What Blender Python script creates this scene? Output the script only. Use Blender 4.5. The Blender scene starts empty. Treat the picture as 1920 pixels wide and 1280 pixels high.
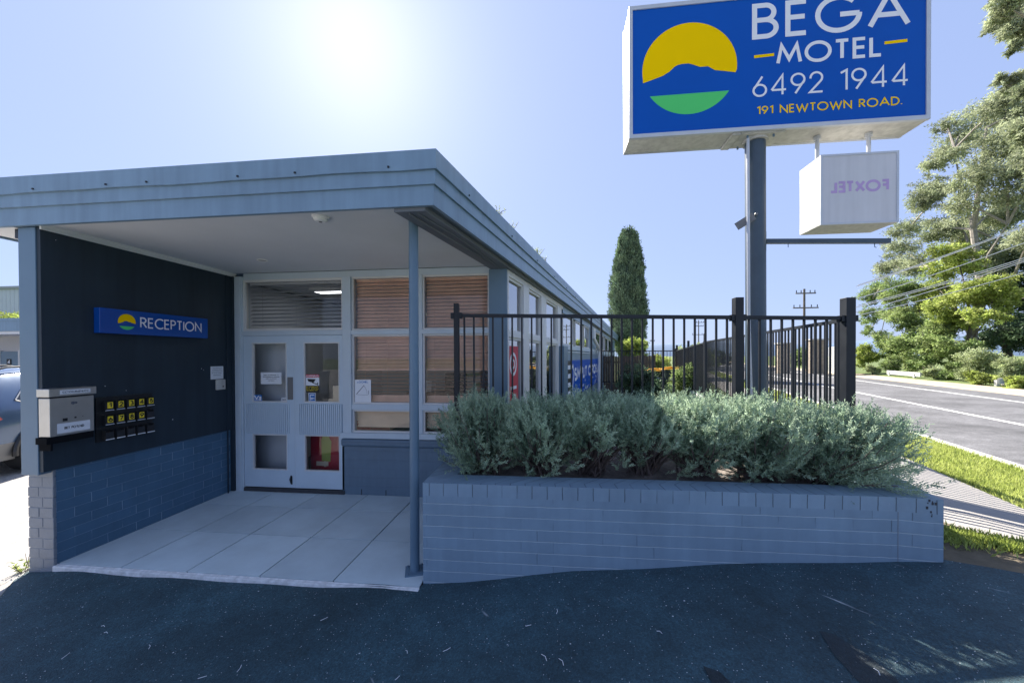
import bpy, math, random
import numpy as np
from mathutils import Vector, Matrix

random.seed(7); RNG = np.random.default_rng(7)
SC = bpy.context.scene
COL = SC.collection

# ------------------------------------------------------------------ camera
cam_d = bpy.data.cameras.new("camera"); cam = bpy.data.objects.new("camera", cam_d); COL.objects.link(cam)
cam_d.sensor_width = 36.0
cam_d.lens = 697.70 / 1920 * 36.0
cam_d.shift_y = (673.5 - 640) / 1920
cam_d.clip_start = 0.05; cam_d.clip_end = 5000
_right = Vector((0.99411064, 0.10829523, -0.00402191)); _up = Vector((0.00316331, 0.00809893, 0.9999622))
_fwd = Vector((-0.10832371, 0.99408579, -0.00770866))
cam.matrix_world = Matrix(((_right.x, _up.x, -_fwd.x, 4.13375), (_right.y, _up.y, -_fwd.y, -2.65323),
                           (_right.z, _up.z, -_fwd.z, 1.71812), (0, 0, 0, 1)))
SC.camera = cam

# ------------------------------------------------------------------ sun, sky, exposure
SUN_AZ = math.radians(-29.2)      # from +Y, negative is to the left
SUN_EL = math.radians(39.5)
w = bpy.data.worlds.new("World"); SC.world = w; w.use_nodes = True
nt = w.node_tree; bg = nt.nodes["Background"]
sky = nt.nodes.new("ShaderNodeTexSky"); sky.sky_type = 'NISHITA'; sky.sun_disc = False
sky.sun_elevation = SUN_EL; sky.sun_rotation = SUN_AZ
sky.air_density = 1.0; sky.dust_density = 1.0; sky.ozone_density = 2.0; sky.altitude = 50
# squeeze the sky's range and push its blue to lift shade; keep sun core
gm = nt.nodes.new("ShaderNodeGamma"); gm.inputs["Gamma"].default_value = 0.19; nt.links.new(sky.outputs[0], gm.inputs[0])
tn = nt.nodes.new("ShaderNodeMixRGB"); tn.blend_type = 'MULTIPLY'; tn.inputs[0].default_value = 1.0; tn.inputs[2].default_value = (0.83, 1.0, 1.50, 1)
nt.links.new(gm.outputs[0], tn.inputs[1])
g2 = nt.nodes.new("ShaderNodeGamma"); g2.inputs["Gamma"].default_value = 2.2; nt.links.new(sky.outputs[0], g2.inputs[0])
sp = nt.nodes.new("ShaderNodeMixRGB"); sp.blend_type = 'ADD'; sp.inputs[0].default_value = 0.0014
nt.links.new(tn.outputs[0], sp.inputs[1]); nt.links.new(g2.outputs[0], sp.inputs[2])
nt.links.new(sp.outputs[0], bg.inputs[0]); bg.inputs[1].default_value = 0.15
sun_d = bpy.data.lights.new("sun", 'SUN'); sun_d.energy = 4.6; sun_d.angle = math.radians(0.5); sun_d.color = (1.0, 0.93, 0.82)
sun = bpy.data.objects.new("sun", sun_d); COL.objects.link(sun)
_s = Vector((math.sin(SUN_AZ) * math.cos(SUN_EL), math.cos(SUN_AZ) * math.cos(SUN_EL), math.sin(SUN_EL)))
sun.rotation_euler = _s.to_track_quat('Z', 'Y').to_euler()
sun.location = _s * 60
SC.view_settings.view_transform = 'Standard'; SC.view_settings.look = 'None'
SC.view_settings.exposure = 1.7; SC.view_settings.gamma = 1.0
SC.cycles.max_bounces = 8; SC.cycles.transparent_max_bounces = 24

# ------------------------------------------------------------------ materials
def new_mat(name):
    m = bpy.data.materials.new(name); m.use_nodes = True
    return m, m.node_tree, m.node_tree.nodes["Principled BSDF"]

def rgb(c): return (c[0], c[1], c[2], 1.0)

def paint(name, c, rough=0.55, var=0.12, scale=3.0, bump=0.0, bscale=60, metal=0.0, coord='Object', spec=0.5, coat=0.0, streak=0.0):
    m, t, p = new_mat(name); N, L = t.nodes, t.links
    tc = N.new("ShaderNodeTexCoord")
    n1 = N.new("ShaderNodeTexNoise"); n1.inputs["Scale"].default_value = scale; n1.inputs["Detail"].default_value = 6; n1.inputs["Roughness"].default_value = 0.65
    L.new(tc.outputs[coord], n1.inputs["Vector"])
    r = N.new("ShaderNodeValToRGB"); r.color_ramp.elements[0].position = 0.3; r.color_ramp.elements[1].position = 0.7
    r.color_ramp.elements[0].color = rgb([x * (1 - var) for x in c]); r.color_ramp.elements[1].color = rgb([min(1, x * (1 + var)) for x in c])
    L.new(n1.outputs["Fac"], r.inputs["Fac"]); L.new(r.outputs["Color"], p.inputs["Base Color"])
    if streak > 0:          # rain runs and grime drawn down the sheet
        mp = N.new("ShaderNodeMapping"); mp.inputs["Scale"].default_value = (14, 14, 0.9); L.new(tc.outputs[coord], mp.inputs["Vector"])
        ns = N.new("ShaderNodeTexNoise"); ns.inputs["Scale"].default_value = 1; ns.inputs["Detail"].default_value = 5; L.new(mp.outputs[0], ns.inputs["Vector"])
        ms_ = N.new("ShaderNodeMapRange"); ms_.inputs["From Min"].default_value = 0.3; ms_.inputs["From Max"].default_value = 0.62; ms_.inputs["To Min"].default_value = 1 - streak; ms_.inputs["To Max"].default_value = 1.0
        L.new(ns.outputs["Fac"], ms_.inputs["Value"])
        mu = N.new("ShaderNodeMixRGB"); mu.blend_type = 'MULTIPLY'; mu.inputs[0].default_value = 1; L.new(r.outputs["Color"], mu.inputs[1]); L.new(ms_.outputs["Result"], mu.inputs[2])
        L.new(mu.outputs[0], p.inputs["Base Color"])
    mr = N.new("ShaderNodeMapRange"); mr.inputs["To Min"].default_value = max(0.02, rough - 0.08); mr.inputs["To Max"].default_value = min(1, rough + 0.1)
    L.new(n1.outputs["Fac"], mr.inputs["Value"]); L.new(mr.outputs["Result"], p.inputs["Roughness"])
    p.inputs["Metallic"].default_value = metal
    p.inputs["Specular IOR Level"].default_value = spec
    p.inputs["Coat Weight"].default_value = coat
    if bump > 0:
        n2 = N.new("ShaderNodeTexNoise"); n2.inputs["Scale"].default_value = bscale; n2.inputs["Detail"].default_value = 4
        L.new(tc.outputs[coord], n2.inputs["Vector"])
        b = N.new("ShaderNodeBump"); b.inputs["Strength"].default_value = bump; b.inputs["Distance"].default_value = 0.01
        L.new(n2.outputs["Fac"], b.inputs["Height"]); L.new(b.outputs["Normal"], p.inputs["Normal"])
    return m

def brick(name, c, mortar, bw=0.24, bh=0.086, off=0.5, ms=0.006, var=0.10, bump=0.35, joint=0.8, bed=None, perp=(0.42, 0.58)):
    """painted brickwork laid out in metres on the wall's own UV; bed joints everywhere, perpends only where the paint has not filled them"""
    m, t, p = new_mat(name); N, L = t.nodes, t.links
    tc = N.new("ShaderNodeTexCoord")
    def noise(sc, det, rg=0.6):
        n = N.new("ShaderNodeTexNoise"); n.inputs["Scale"].default_value = sc; n.inputs["Detail"].default_value = det; n.inputs["Roughness"].default_value = rg
        L.new(tc.outputs["UV"], n.inputs["Vector"]); return n
    def rng_(src, a, b, c0, c1):
        q = N.new("ShaderNodeMapRange"); q.inputs["From Min"].default_value = a; q.inputs["From Max"].default_value = b
        q.inputs["To Min"].default_value = c0; q.inputs["To Max"].default_value = c1; L.new(src, q.inputs["Value"]); return q.outputs["Result"]
    def math_(op, a, b):
        q = N.new("ShaderNodeMath"); q.operation = op; q.use_clamp = True
        for k, v in enumerate((a, b)):
            if isinstance(v, (int, float)): q.inputs[k].default_value = v
            else: L.new(v, q.inputs[k])
        return q.outputs[0]
    def mix(f, a, b):
        q = N.new("ShaderNodeMixRGB")
        for k, v in enumerate((f, a, b)):
            if isinstance(v, (int, float)): q.inputs[k].default_value = v
            elif isinstance(v, tuple): q.inputs[k].default_value = rgb(v)
            else: L.new(v, q.inputs[k])
        return q.outputs[0]
    nz = noise(9, 3)
    sub = N.new("ShaderNodeVectorMath"); sub.operation = 'SUBTRACT'; sub.inputs[1].default_value = (0.5, 0.5, 0.5); L.new(nz.outputs["Color"], sub.inputs[0])
    sc = N.new("ShaderNodeVectorMath"); sc.operation = 'SCALE'; sc.inputs["Scale"].default_value = 0.010; L.new(sub.outputs[0], sc.inputs[0])
    ad = N.new("ShaderNodeVectorMath"); L.new(tc.outputs["UV"], ad.inputs[0]); L.new(sc.outputs[0], ad.inputs[1])
    def bt(width):
        b = N.new("ShaderNodeTexBrick"); b.offset = off; b.inputs["Scale"].default_value = 1.0
        b.inputs["Brick Width"].default_value = width; b.inputs["Row Height"].default_value = bh
        b.inputs["Mortar Size"].default_value = ms; b.inputs["Mortar Smooth"].default_value = 0.35; b.inputs["Bias"].default_value = 0
        b.inputs["Color1"].default_value = rgb([x * (1 - var) for x in c]); b.inputs["Color2"].default_value = rgb([x * (1 + var) for x in c])
        b.inputs["Mortar"].default_value = rgb(c); L.new(ad.outputs[0], b.inputs["Vector"]); return b
    b1 = bt(bw); b2 = bt(60.0)
    fill = rng_(noise(2.1, 4).outputs["Fac"], perp[0], perp[1], 0.05, 1.0)
    pf = math_('MULTIPLY', math_('SUBTRACT', b1.outputs["Fac"], b2.outputs["Fac"]), fill)
    col = mix(b2.outputs["Fac"], b1.outputs["Color"], tuple(bed or mortar)); col = mix(pf, col, tuple(mortar))
    st = rng_(noise(2.3, 7, 0.7).outputs["Fac"], 0.25, 0.75, 0.86, 1.12)
    mul = N.new("ShaderNodeMixRGB"); mul.blend_type = 'MULTIPLY'; mul.inputs[0].default_value = 1; L.new(col, mul.inputs[1]); L.new(st, mul.inputs[2])
    # rain streaks running down, and chips where the paint has gone
    mp = N.new("ShaderNodeMapping"); mp.inputs["Scale"].default_value = (16, 1.1, 1); L.new(tc.outputs["UV"], mp.inputs["Vector"])
    sn = N.new("ShaderNodeTexNoise"); sn.inputs["Scale"].default_value = 1; sn.inputs["Detail"].default_value = 4; L.new(mp.outputs[0], sn.inputs["Vector"])
    mu2 = N.new("ShaderNodeMixRGB"); mu2.blend_type = 'MULTIPLY'; mu2.inputs[0].default_value = 1; L.new(mul.outputs[0], mu2.inputs[1]); L.new(rng_(sn.outputs["Fac"], 0.3, 0.7, 0.95, 1.04), mu2.inputs[2])
    chp = rng_(noise(30, 3).outputs["Fac"], 0.735, 0.755, 0.0, 1.0)
    L.new(mix(chp, mu2.outputs[0], (0.44, 0.45, 0.46)), p.inputs["Base Color"])
    p.inputs["Roughness"].default_value = 0.5
    h = math_('SUBTRACT', 1.0, math_('MULTIPLY', math_('MAXIMUM', b2.outputs["Fac"], pf), joint))
    add = N.new("ShaderNodeMath"); add.operation = 'MULTIPLY_ADD'; add.inputs[1].default_value = 0.14
    L.new(noise(90, 3).outputs["Fac"], add.inputs[0]); L.new(h, add.inputs[2])
    bp = N.new("ShaderNodeBump"); bp.inputs["Strength"].default_value = bump; bp.inputs["Distance"].default_value = 0.008
    L.new(add.outputs[0], bp.inputs["Height"]); L.new(bp.outputs["Normal"], p.inputs["Normal"])
    return m

def leaf_mat(name, c1, c2, scale=4.0, trans=0.35, rough=0.6, hue_spread=1.0):
    m, t, p = new_mat(name); N, L = t.nodes, t.links
    N.remove(p); out = N["Material Output"]
    tc = N.new("ShaderNodeTexCoord")
    n1 = N.new("ShaderNodeTexNoise"); n1.inputs["Scale"].default_value = scale; n1.inputs["Detail"].default_value = 5
    L.new(tc.outputs["Object"], n1.inputs["Vector"])
    r = N.new("ShaderNodeValToRGB"); r.color_ramp.elements[0].position = 0.32; r.color_ramp.elements[1].position = 0.68
    r.color_ramp.elements[0].color = rgb(c1); r.color_ramp.elements[1].color = rgb(c2)
    L.new(n1.outputs["Fac"], r.inputs["Fac"])
    at = N.new("ShaderNodeAttribute"); at.attribute_name = "tone"
    mul = N.new("ShaderNodeMixRGB"); mul.blend_type = 'MULTIPLY'; mul.inputs[0].default_value = 1
    L.new(r.outputs["Color"], mul.inputs[1]); L.new(at.outputs["Color"], mul.inputs[2])
    d = N.new("ShaderNodeBsdfDiffuse"); tr = N.new("ShaderNodeBsdfTranslucent"); g = N.new("ShaderNodeBsdfGlossy")
    g.inputs["Roughness"].default_value = rough
    L.new(mul.outputs["Color"], d.inputs["Color"]); L.new(mul.outputs["Color"], tr.inputs["Color"])
    m1 = N.new("ShaderNodeMixShader"); m1.inputs[0].default_value = trans
    L.new(d.outputs[0], m1.inputs[1]); L.new(tr.outputs[0], m1.inputs[2])
    m2 = N.new("ShaderNodeMixShader"); m2.inputs[0].default_value = 0.03
    L.new(m1.outputs[0], m2.inputs[1]); L.new(g.outputs[0], m2.inputs[2])
    L.new(m2.outputs[0], out.inputs["Surface"])
    return m

def glass_mat(name, tint=(0.94, 0.95, 0.95), ior=1.5, rough=0.0, extra=0.0):
    m, t, p = new_mat(name); N, L = t.nodes, t.links
    N.remove(p); out = N["Material Output"]
    tr = N.new("ShaderNodeBsdfTransparent"); tr.inputs[0].default_value = rgb(tint)
    g = N.new("ShaderNodeBsdfGlossy"); g.inputs["Roughness"].default_value = rough
    f = N.new("ShaderNodeFresnel"); f.inputs["IOR"].default_value = ior
    tc = N.new("ShaderNodeTexCoord"); n = N.new("ShaderNodeTexNoise"); n.inputs["Scale"].default_value = 1.3
    L.new(tc.outputs["Object"], n.inputs["Vector"])
    b = N.new("ShaderNodeBump"); b.inputs["Strength"].default_value = 0.02; b.inputs["Distance"].default_value = 0.02
    L.new(n.outputs["Fac"], b.inputs["Height"]); L.new(b.outputs["Normal"], g.inputs["Normal"])
    ad = N.new("ShaderNodeMath"); ad.use_clamp = True; ad.inputs[1].default_value = extra
    L.new(f.outputs[0], ad.inputs[0])
    mx = N.new("ShaderNodeMixShader"); L.new(ad.outputs[0], mx.inputs[0]); L.new(tr.outputs[0], mx.inputs[1]); L.new(g.outputs[0], mx.inputs[2])
    L.new(mx.outputs[0], out.inputs["Surface"])
    return m

def emit_mat(name, c, s):
    m, t, p = new_mat(name)
    p.inputs["Base Color"].default_value = rgb(c); p.inputs["Emission Color"].default_value = rgb(c); p.inputs["Emission Strength"].default_value = s
    return m

def asphalt(name, c, scale=1.0, fleck=0.0, rough=0.85, bump=0.5, streak=0.0):
    m, t, p = new_mat(name); N, L = t.nodes, t.links
    tc = N.new("ShaderNodeTexCoord")
    def noise(s, det, rg=0.6):
        n = N.new("ShaderNodeTexNoise"); n.inputs["Scale"].default_value = s; n.inputs["Detail"].default_value = det; n.inputs["Roughness"].default_value = rg
        L.new(tc.outputs["Object"], n.inputs["Vector"]); return n
    big = noise(0.9 * scale, 6); fine = noise(140 * scale, 3)
    r = N.new("ShaderNodeValToRGB"); r.color_ramp.elements[0].position = 0.3; r.color_ramp.elements[1].position = 0.72
    r.color_ramp.elements[0].color = rgb([x * 0.62 for x in c]); r.color_ramp.elements[1].color = rgb([x * 1.35 for x in c])
    L.new(big.outputs["Fac"], r.inputs["Fac"])
    mr = N.new("ShaderNodeMapRange"); mr.inputs["From Min"].default_value = 0.3; mr.inputs["From Max"].default_value = 0.7
    mr.inputs["To Min"].default_value = 0.65; mr.inputs["To Max"].default_value = 1.4
    L.new(fine.outputs["Fac"], mr.inputs["Value"])
    mul = N.new("ShaderNodeMixRGB"); mul.blend_type = 'MULTIPLY'; mul.inputs[0].default_value = 1
    L.new(r.outputs["Color"], mul.inputs[1]); L.new(mr.outputs["Result"], mul.inputs[2])
    va = N.new("ShaderNodeTexVoronoi"); va.inputs["Scale"].default_value = 95 * scale; L.new(tc.outputs["Object"], va.inputs["Vector"])
    sa = N.new("ShaderNodeSeparateColor"); L.new(va.outputs["Color"], sa.inputs[0])
    ra = N.new("ShaderNodeMapRange"); ra.inputs["To Min"].default_value = 0.74; ra.inputs["To Max"].default_value = 1.28; L.new(sa.outputs[1], ra.inputs["Value"])
    mu2 = N.new("ShaderNodeMixRGB"); mu2.blend_type = 'MULTIPLY'; mu2.inputs[0].default_value = 1; L.new(mul.outputs["Color"], mu2.inputs[1]); L.new(ra.outputs["Result"], mu2.inputs[2])
    md = noise(6 * scale, 5, 0.7); rd = N.new("ShaderNodeMapRange"); rd.inputs["From Min"].default_value = 0.3; rd.inputs["From Max"].default_value = 0.7; rd.inputs["To Min"].default_value = 0.75; rd.inputs["To Max"].default_value = 1.25; L.new(md.outputs["Fac"], rd.inputs["Value"])
    mu3 = N.new("ShaderNodeMixRGB"); mu3.blend_type = 'MULTIPLY'; mu3.inputs[0].default_value = 1; L.new(mu2.outputs["Color"], mu3.inputs[1]); L.new(rd.outputs["Result"], mu3.inputs[2])
    last = mu3.outputs["Color"]
    if fleck > 0:
        v = N.new("ShaderNodeTexVoronoi"); v.inputs["Scale"].default_value = 17; L.new(tc.outputs["Object"], v.inputs["Vector"])
        wn = N.new("ShaderNodeMapRange"); wn.inputs["From Min"].default_value = 0.10; wn.inputs["From Max"].default_value = 0.07
        L.new(v.outputs["Distance"], wn.inputs["Value"])
        sep = N.new("ShaderNodeSeparateColor"); L.new(v.outputs["Color"], sep.inputs[0])
        gt = N.new("ShaderNodeMath"); gt.operation = 'GREATER_THAN'; gt.inputs[1].default_value = 0.80; L.new(sep.outputs[0], gt.inputs[0])
        dn = noise(55, 3); d2 = N.new("ShaderNodeMath"); d2.operation = 'GREATER_THAN'; d2.inputs[1].default_value = 0.47; L.new(dn.outputs["Fac"], d2.inputs[0])
        a1 = N.new("ShaderNodeMath"); a1.operation = 'MULTIPLY'; L.new(wn.outputs["Result"], a1.inputs[0]); L.new(gt.outputs[0], a1.inputs[1])
        a2 = N.new("ShaderNodeMath"); a2.operation = 'MULTIPLY'; L.new(a1.outputs[0], a2.inputs[0]); L.new(d2.outputs[0], a2.inputs[1])
        # tiny dust flecks
        v2 = N.new("ShaderNodeTexVoronoi"); v2.inputs["Scale"].default_value = 70; L.new(tc.outputs["Object"], v2.inputs["Vector"])
        w2 = N.new("ShaderNodeMapRange"); w2.inputs["From Min"].default_value = 0.2; w2.inputs["From Max"].default_value = 0.12; L.new(v2.outputs["Distance"], w2.inputs["Value"])
        s2 = N.new("ShaderNodeSeparateColor"); L.new(v2.outputs["Color"], s2.inputs[0])
        g2 = N.new("ShaderNodeMath"); g2.operation = 'GREATER_THAN'; g2.inputs[1].default_value = 0.86; L.new(s2.outputs[0], g2.inputs[0])
        a3 = N.new("ShaderNodeMath"); a3.operation = 'MULTIPLY'; L.new(w2.outputs["Result"], a3.inputs[0]); L.new(g2.outputs[0], a3.inputs[1])
        mxx = N.new("ShaderNodeMath"); mxx.operation = 'MAXIMUM'; L.new(a2.outputs[0], mxx.inputs[0]); L.new(a3.outputs[0], mxx.inputs[1])
        # scuff streaks: noise stretched along one diagonal
        rt = N.new("ShaderNodeVectorRotate"); rt.rotation_type = 'Z_AXIS'; rt.inputs["Angle"].default_value = math.radians(52); L.new(tc.outputs["Object"], rt.inputs["Vector"])
        mp = N.new("ShaderNodeMapping"); mp.inputs["Scale"].default_value = (2.6, 24, 1)
        L.new(rt.outputs[0], mp.inputs["Vector"])
        sn = N.new("ShaderNodeTexNoise"); sn.inputs["Scale"].default_value = 1; sn.inputs["Detail"].default_value = 5; L.new(mp.outputs[0], sn.inputs["Vector"])
        sm = N.new("ShaderNodeMapRange"); sm.inputs["From Min"].default_value = 0.71; sm.inputs["From Max"].default_value = 0.82; L.new(sn.outputs["Fac"], sm.inputs["Value"])
        m3 = N.new("ShaderNodeMath"); m3.operation = 'MULTIPLY'; L.new(sm.outputs["Result"], m3.inputs[0]); m3.inputs[1].default_value = 0.7
        mm = N.new("ShaderNodeMath"); mm.operation = 'MAXIMUM'; L.new(mxx.outputs[0], mm.inputs[0]); L.new(m3.outputs[0], mm.inputs[1])
        ff = N.new("ShaderNodeMath"); ff.operation = 'MULTIPLY'; ff.inputs[1].default_value = fleck; L.new(mm.outputs[0], ff.inputs[0])
        mx = N.new("ShaderNodeMixRGB"); mx.inputs[2].default_value = (0.62, 0.65, 0.68, 1); L.new(ff.outputs[0], mx.inputs[0]); L.new(last, mx.inputs[1])
        last = mx.outputs["Color"]
    L.new(last, p.inputs["Base Color"]); p.inputs["Roughness"].default_value = rough
    b = N.new("ShaderNodeBump"); b.inputs["Strength"].default_value = bump; b.inputs["Distance"].default_value = 0.01
    L.new(fine.outputs["Fac"], b.inputs["Height"]); L.new(b.outputs["Normal"], p.inputs["Normal"])
    return m

M = {}
SL = (0.185, 0.285, 0.385)           # the motel's slate grey paint
M['slate'] = paint('slate_paint', SL, 0.36, 0.10, 1.6, 0.35, 2.6, streak=0.16)
M['slate_post'] = paint('slate_post_paint', (0.115, 0.19, 0.265), 0.4, 0.08, 2)
M['pole'] = paint('pole_paint', (0.05, 0.078, 0.11), 0.42, 0.2, 2.5)
M['beam'] = paint('dark_beam_paint', (0.16, 0.18, 0.21), 0.6, 0.1, 3)
M['brick_pl'] = brick('planter_brick', (0.195, 0.285, 0.375), (0.10, 0.15, 0.20), bw=0.24, ms=0.0034, var=0.045, bump=0.7, bed=(0.40, 0.50, 0.58), perp=(0.52, 0.66))  # pale bed colour paints in the light caught by the joints
M['brick_head'] = brick('planter_header_brick', (0.205, 0.295, 0.385), (0.075, 0.11, 0.145), bw=0.112, bh=0.2, off=0.0, ms=0.0034, var=0.06, bump=0.7, perp=(0.3, 0.5))
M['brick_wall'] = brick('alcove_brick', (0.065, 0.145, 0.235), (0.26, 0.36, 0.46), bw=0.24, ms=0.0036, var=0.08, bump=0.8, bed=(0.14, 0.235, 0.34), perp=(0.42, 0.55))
M['brick_base'] = brick('base_brick', (0.115, 0.175, 0.24), (0.10, 0.15, 0.21), bw=0.40, bh=0.11, ms=0.003, var=0.03, bump=0.4)
M['brick_end'] = paint('pale_painted_brick', (0.19, 0.215, 0.25), 0.5, 0.12, 9, 0.15, 60)
M['cladding'] = paint('dark_cladding', (0.023, 0.038, 0.054), 0.5, 0.14, 1.2, 0.04, 12, spec=0.35, streak=0.2)
M['ceiling'] = paint('ceiling_paint', (0.72, 0.73, 0.74), 0.55, 0.05, 1.5)
M['frame'] = paint('window_frame_paint', (0.48, 0.56, 0.63), 0.45, 0.05, 3)
M['frame_pale'] = paint('pale_frame_paint', (0.62, 0.62, 0.62), 0.45, 0.05, 3)
M['door'] = paint('door_paint', (0.50, 0.60, 0.69), 0.4, 0.05, 2)
M['glass'] = glass_mat('window_glass')
M['glass_side'] = glass_mat('side_window_glass', tint=(0.6, 0.62, 0.64), ior=1.6, extra=0.38)
M['black'] = paint('black_plastic', (0.012, 0.013, 0.015), 0.35, 0.1, 6)
M['black_matt'] = paint('matt_black', (0.02, 0.021, 0.024), 0.6, 0.2, 6)
M['fence'] = paint('black_powder_coat', (0.011, 0.0145, 0.021), 0.42, 0.15, 8, spec=0.35)
M['steel'] = paint('brushed_steel', (0.55, 0.54, 0.52), 0.34, 0.06, 12, metal=0.9)
M['paper'] = paint('white_paper', (0.74, 0.76, 0.8), 0.7, 0.02, 5)
M['white'] = paint('white_enamel', (0.78, 0.78, 0.77), 0.4, 0.04, 3)
M['white_dirty'] = paint('weathered_white', (0.56, 0.545, 0.51), 0.5, 0.14, 2.5, 0.03, 30, streak=0.25)
M['alu'] = paint('sign_frame_grey', (0.52, 0.54, 0.58), 0.35, 0.06, 5, metal=0.2)
M['blue'] = paint('sign_blue', (0.0, 0.085, 0.44), 0.45, 0.05, 0.8, spec=0.15)
M['blue2'] = paint('reception_blue', (0.004, 0.07, 0.34), 0.15, 0.04, 1.2)
M['yellow'] = paint('sign_yellow', (0.97, 0.62, 0.0), 0.8, 0.02, 2, spec=0.05)
M['green'] = paint('sign_green', (0.10, 0.62, 0.18), 0.8, 0.02, 2, spec=0.05)
M['letter'] = paint('letter_white', (0.80, 0.80, 0.84), 0.45, 0.02, 2)
M['lilac'] = paint('faded_lilac', (0.47, 0.33, 0.60), 0.5, 0.08, 9)
M['tagyellow'] = paint('tag_yellow', (0.92, 0.70, 0.03), 0.5, 0.04, 5)
M['foxface'] = paint('faded_lightbox_face', (0.60, 0.60, 0.64), 0.5, 0.05, 1.5, streak=0.08)
M['matt'] = paint('matt_black_paint', (0.01, 0.011, 0.013), 0.9, 0.1, 5, spec=0.05)
M['ink'] = paint('black_ink', (0.012, 0.012, 0.014), 0.6, 0.05, 5)
M['ink_grey'] = paint('grey_ink', (0.10, 0.11, 0.14), 0.6, 0.05, 5)
M['red'] = paint('sticker_red', (0.52, 0.03, 0.06), 0.5, 0.05, 5)
M['stblue'] = paint('sticker_blue', (0.02, 0.16, 0.48), 0.5, 0.05, 5)
M['slab'] = paint('porch_concrete', (0.53, 0.62, 0.66), 0.62, 0.13, 1.6, 0.08, 70)
_m = M['slab']; _t = _m.node_tree; _p = _t.nodes["Principled BSDF"]; _src = _p.inputs["Base Color"].links[0].from_socket
_ge = _t.nodes.new("ShaderNodeNewGeometry"); _mr = _t.nodes.new("ShaderNodeMapRange"); _mr.inputs["To Min"].default_value = 0.90; _mr.inputs["To Max"].default_value = 1.06
_t.links.new(_ge.outputs["Random Per Island"], _mr.inputs["Value"]); _mx = _t.nodes.new("ShaderNodeMixRGB"); _mx.blend_type = 'MULTIPLY'; _mx.inputs[0].default_value = 1
_t.links.new(_src, _mx.inputs[1]); _t.links.new(_mr.outputs["Result"], _mx.inputs[2]); _t.links.new(_mx.outputs[0], _p.inputs["Base Color"])
M['joint'] = paint('joint_grey', (0.05, 0.053, 0.06), 0.9, 0.2, 12)
M['edge'] = paint('slab_edge_concrete', (0.66, 0.67, 0.68), 0.8, 0.25, 14, 0.4, 50)
M['driveway'] = asphalt('driveway_asphalt', (0.025, 0.062, 0.080), 1.0, 1.0, 0.72, 0.6)
M['road'] = asphalt('road_asphalt', (0.125, 0.125, 0.132), 1.0, 0.0, 0.85, 0.3)
M['shadow_asphalt'] = asphalt('painted_shadow_asphalt', (0.010, 0.020, 0.027), 1.2, 0.15, 0.6, 0.4)  # asphalt darkened to paint in shadow wedges
M['path'] = paint('footpath_concrete', (0.31, 0.295, 0.28), 0.85, 0.12, 1.1, 0.2, 40)
M['gravel'] = paint('car_park_gravel', (0.33, 0.315, 0.30), 0.9, 0.3, 14, 0.9, 60)
M['line'] = paint('road_line_paint', (0.75, 0.75, 0.73), 0.7, 0.08, 6)
M['soil'] = paint('planter_soil', (0.17, 0.145, 0.13), 0.95, 0.45, 9, 1.0, 45)
M['earth'] = paint('dry_earth', (0.13, 0.105, 0.07), 0.95, 0.4, 4, 0.8, 30)
M['ground'] = paint('ground_grass', (0.10, 0.14, 0.035), 0.95, 0.35, 0.6, 0.4, 20)
M['shoulder'] = paint('road_shoulder', (0.46, 0.37, 0.26), 0.95, 0.2, 1.3, 0.5, 30)
M['grass'] = leaf_mat('lawn_grass', (0.33, 0.40, 0.09), (0.52, 0.57, 0.18), 2.0, 0.45)
M['bark'] = paint('gum_bark', (0.30, 0.27, 0.24), 0.9, 0.35, 6, 0.6, 20)
M['barkdark'] = paint('dark_bark', (0.09, 0.075, 0.062), 0.9, 0.35, 8, 0.6, 25)
M['twig'] = paint('grey_twig', (0.13, 0.10, 0.09), 0.9, 0.35, 20)
M['rosemary'] = leaf_mat('rosemary_leaf', (0.17, 0.265, 0.18), (0.50, 0.62, 0.44), 3.2, 0.44)
M['gum'] = leaf_mat('gum_leaf', (0.19, 0.23, 0.12), (0.48, 0.52, 0.34), 0.7, 0.4)
M['limeleaf'] = leaf_mat('lime_leaf', (0.27, 0.35, 0.07), (0.50, 0.57, 0.17), 0.9, 0.45)
M['midleaf'] = leaf_mat('mid_green_leaf', (0.14, 0.22, 0.07), (0.38, 0.46, 0.18), 0.8, 0.4)
M['greyleaf'] = leaf_mat('grey_green_leaf', (0.28, 0.34, 0.15), (0.50, 0.56, 0.33), 1.2, 0.4)
M['darkleaf'] = leaf_mat('dark_leaf', (0.045, 0.085, 0.045), (0.12, 0.18, 0.09), 1.5, 0.3)
M['cypress'] = leaf_mat('cypress_leaf', (0.13, 0.20, 0.12), (0.27, 0.36, 0.21), 1.6, 0.2)
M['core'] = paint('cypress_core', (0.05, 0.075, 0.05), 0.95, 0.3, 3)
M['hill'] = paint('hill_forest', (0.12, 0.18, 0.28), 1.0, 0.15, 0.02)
M['blind'] = paint('wooden_blind', (0.86, 0.58, 0.45), 0.5, 0.12, 5)
M['blind_low'] = paint('pale_wooden_blind', (0.88, 0.70, 0.52), 0.5, 0.1, 4)
M['blind_grey'] = paint('grey_blind', (0.50, 0.52, 0.56), 0.5, 0.08, 5)
M['inwall'] = paint('interior_wall', (0.66, 0.69, 0.74), 0.7, 0.05, 1)
M['infloor'] = paint('interior_carpet', (0.04, 0.045, 0.05), 0.95, 0.2, 20)
M['curtain'] = paint('pale_curtain', (0.62, 0.60, 0.56), 0.85, 0.08, 3)
M['wood'] = paint('counter_wood', (0.26, 0.15, 0.09), 0.5, 0.25, 6)
M['fridge_red'] = paint('freezer_red', (0.42, 0.015, 0.03), 0.3, 0.05, 2)
M['pink'] = paint('poster_pink', (0.62, 0.30, 0.30), 0.5, 0.1, 4)
M['lolly'] = paint('lolly_green', (0.32, 0.38, 0.06), 0.5, 0.08, 8)
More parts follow.
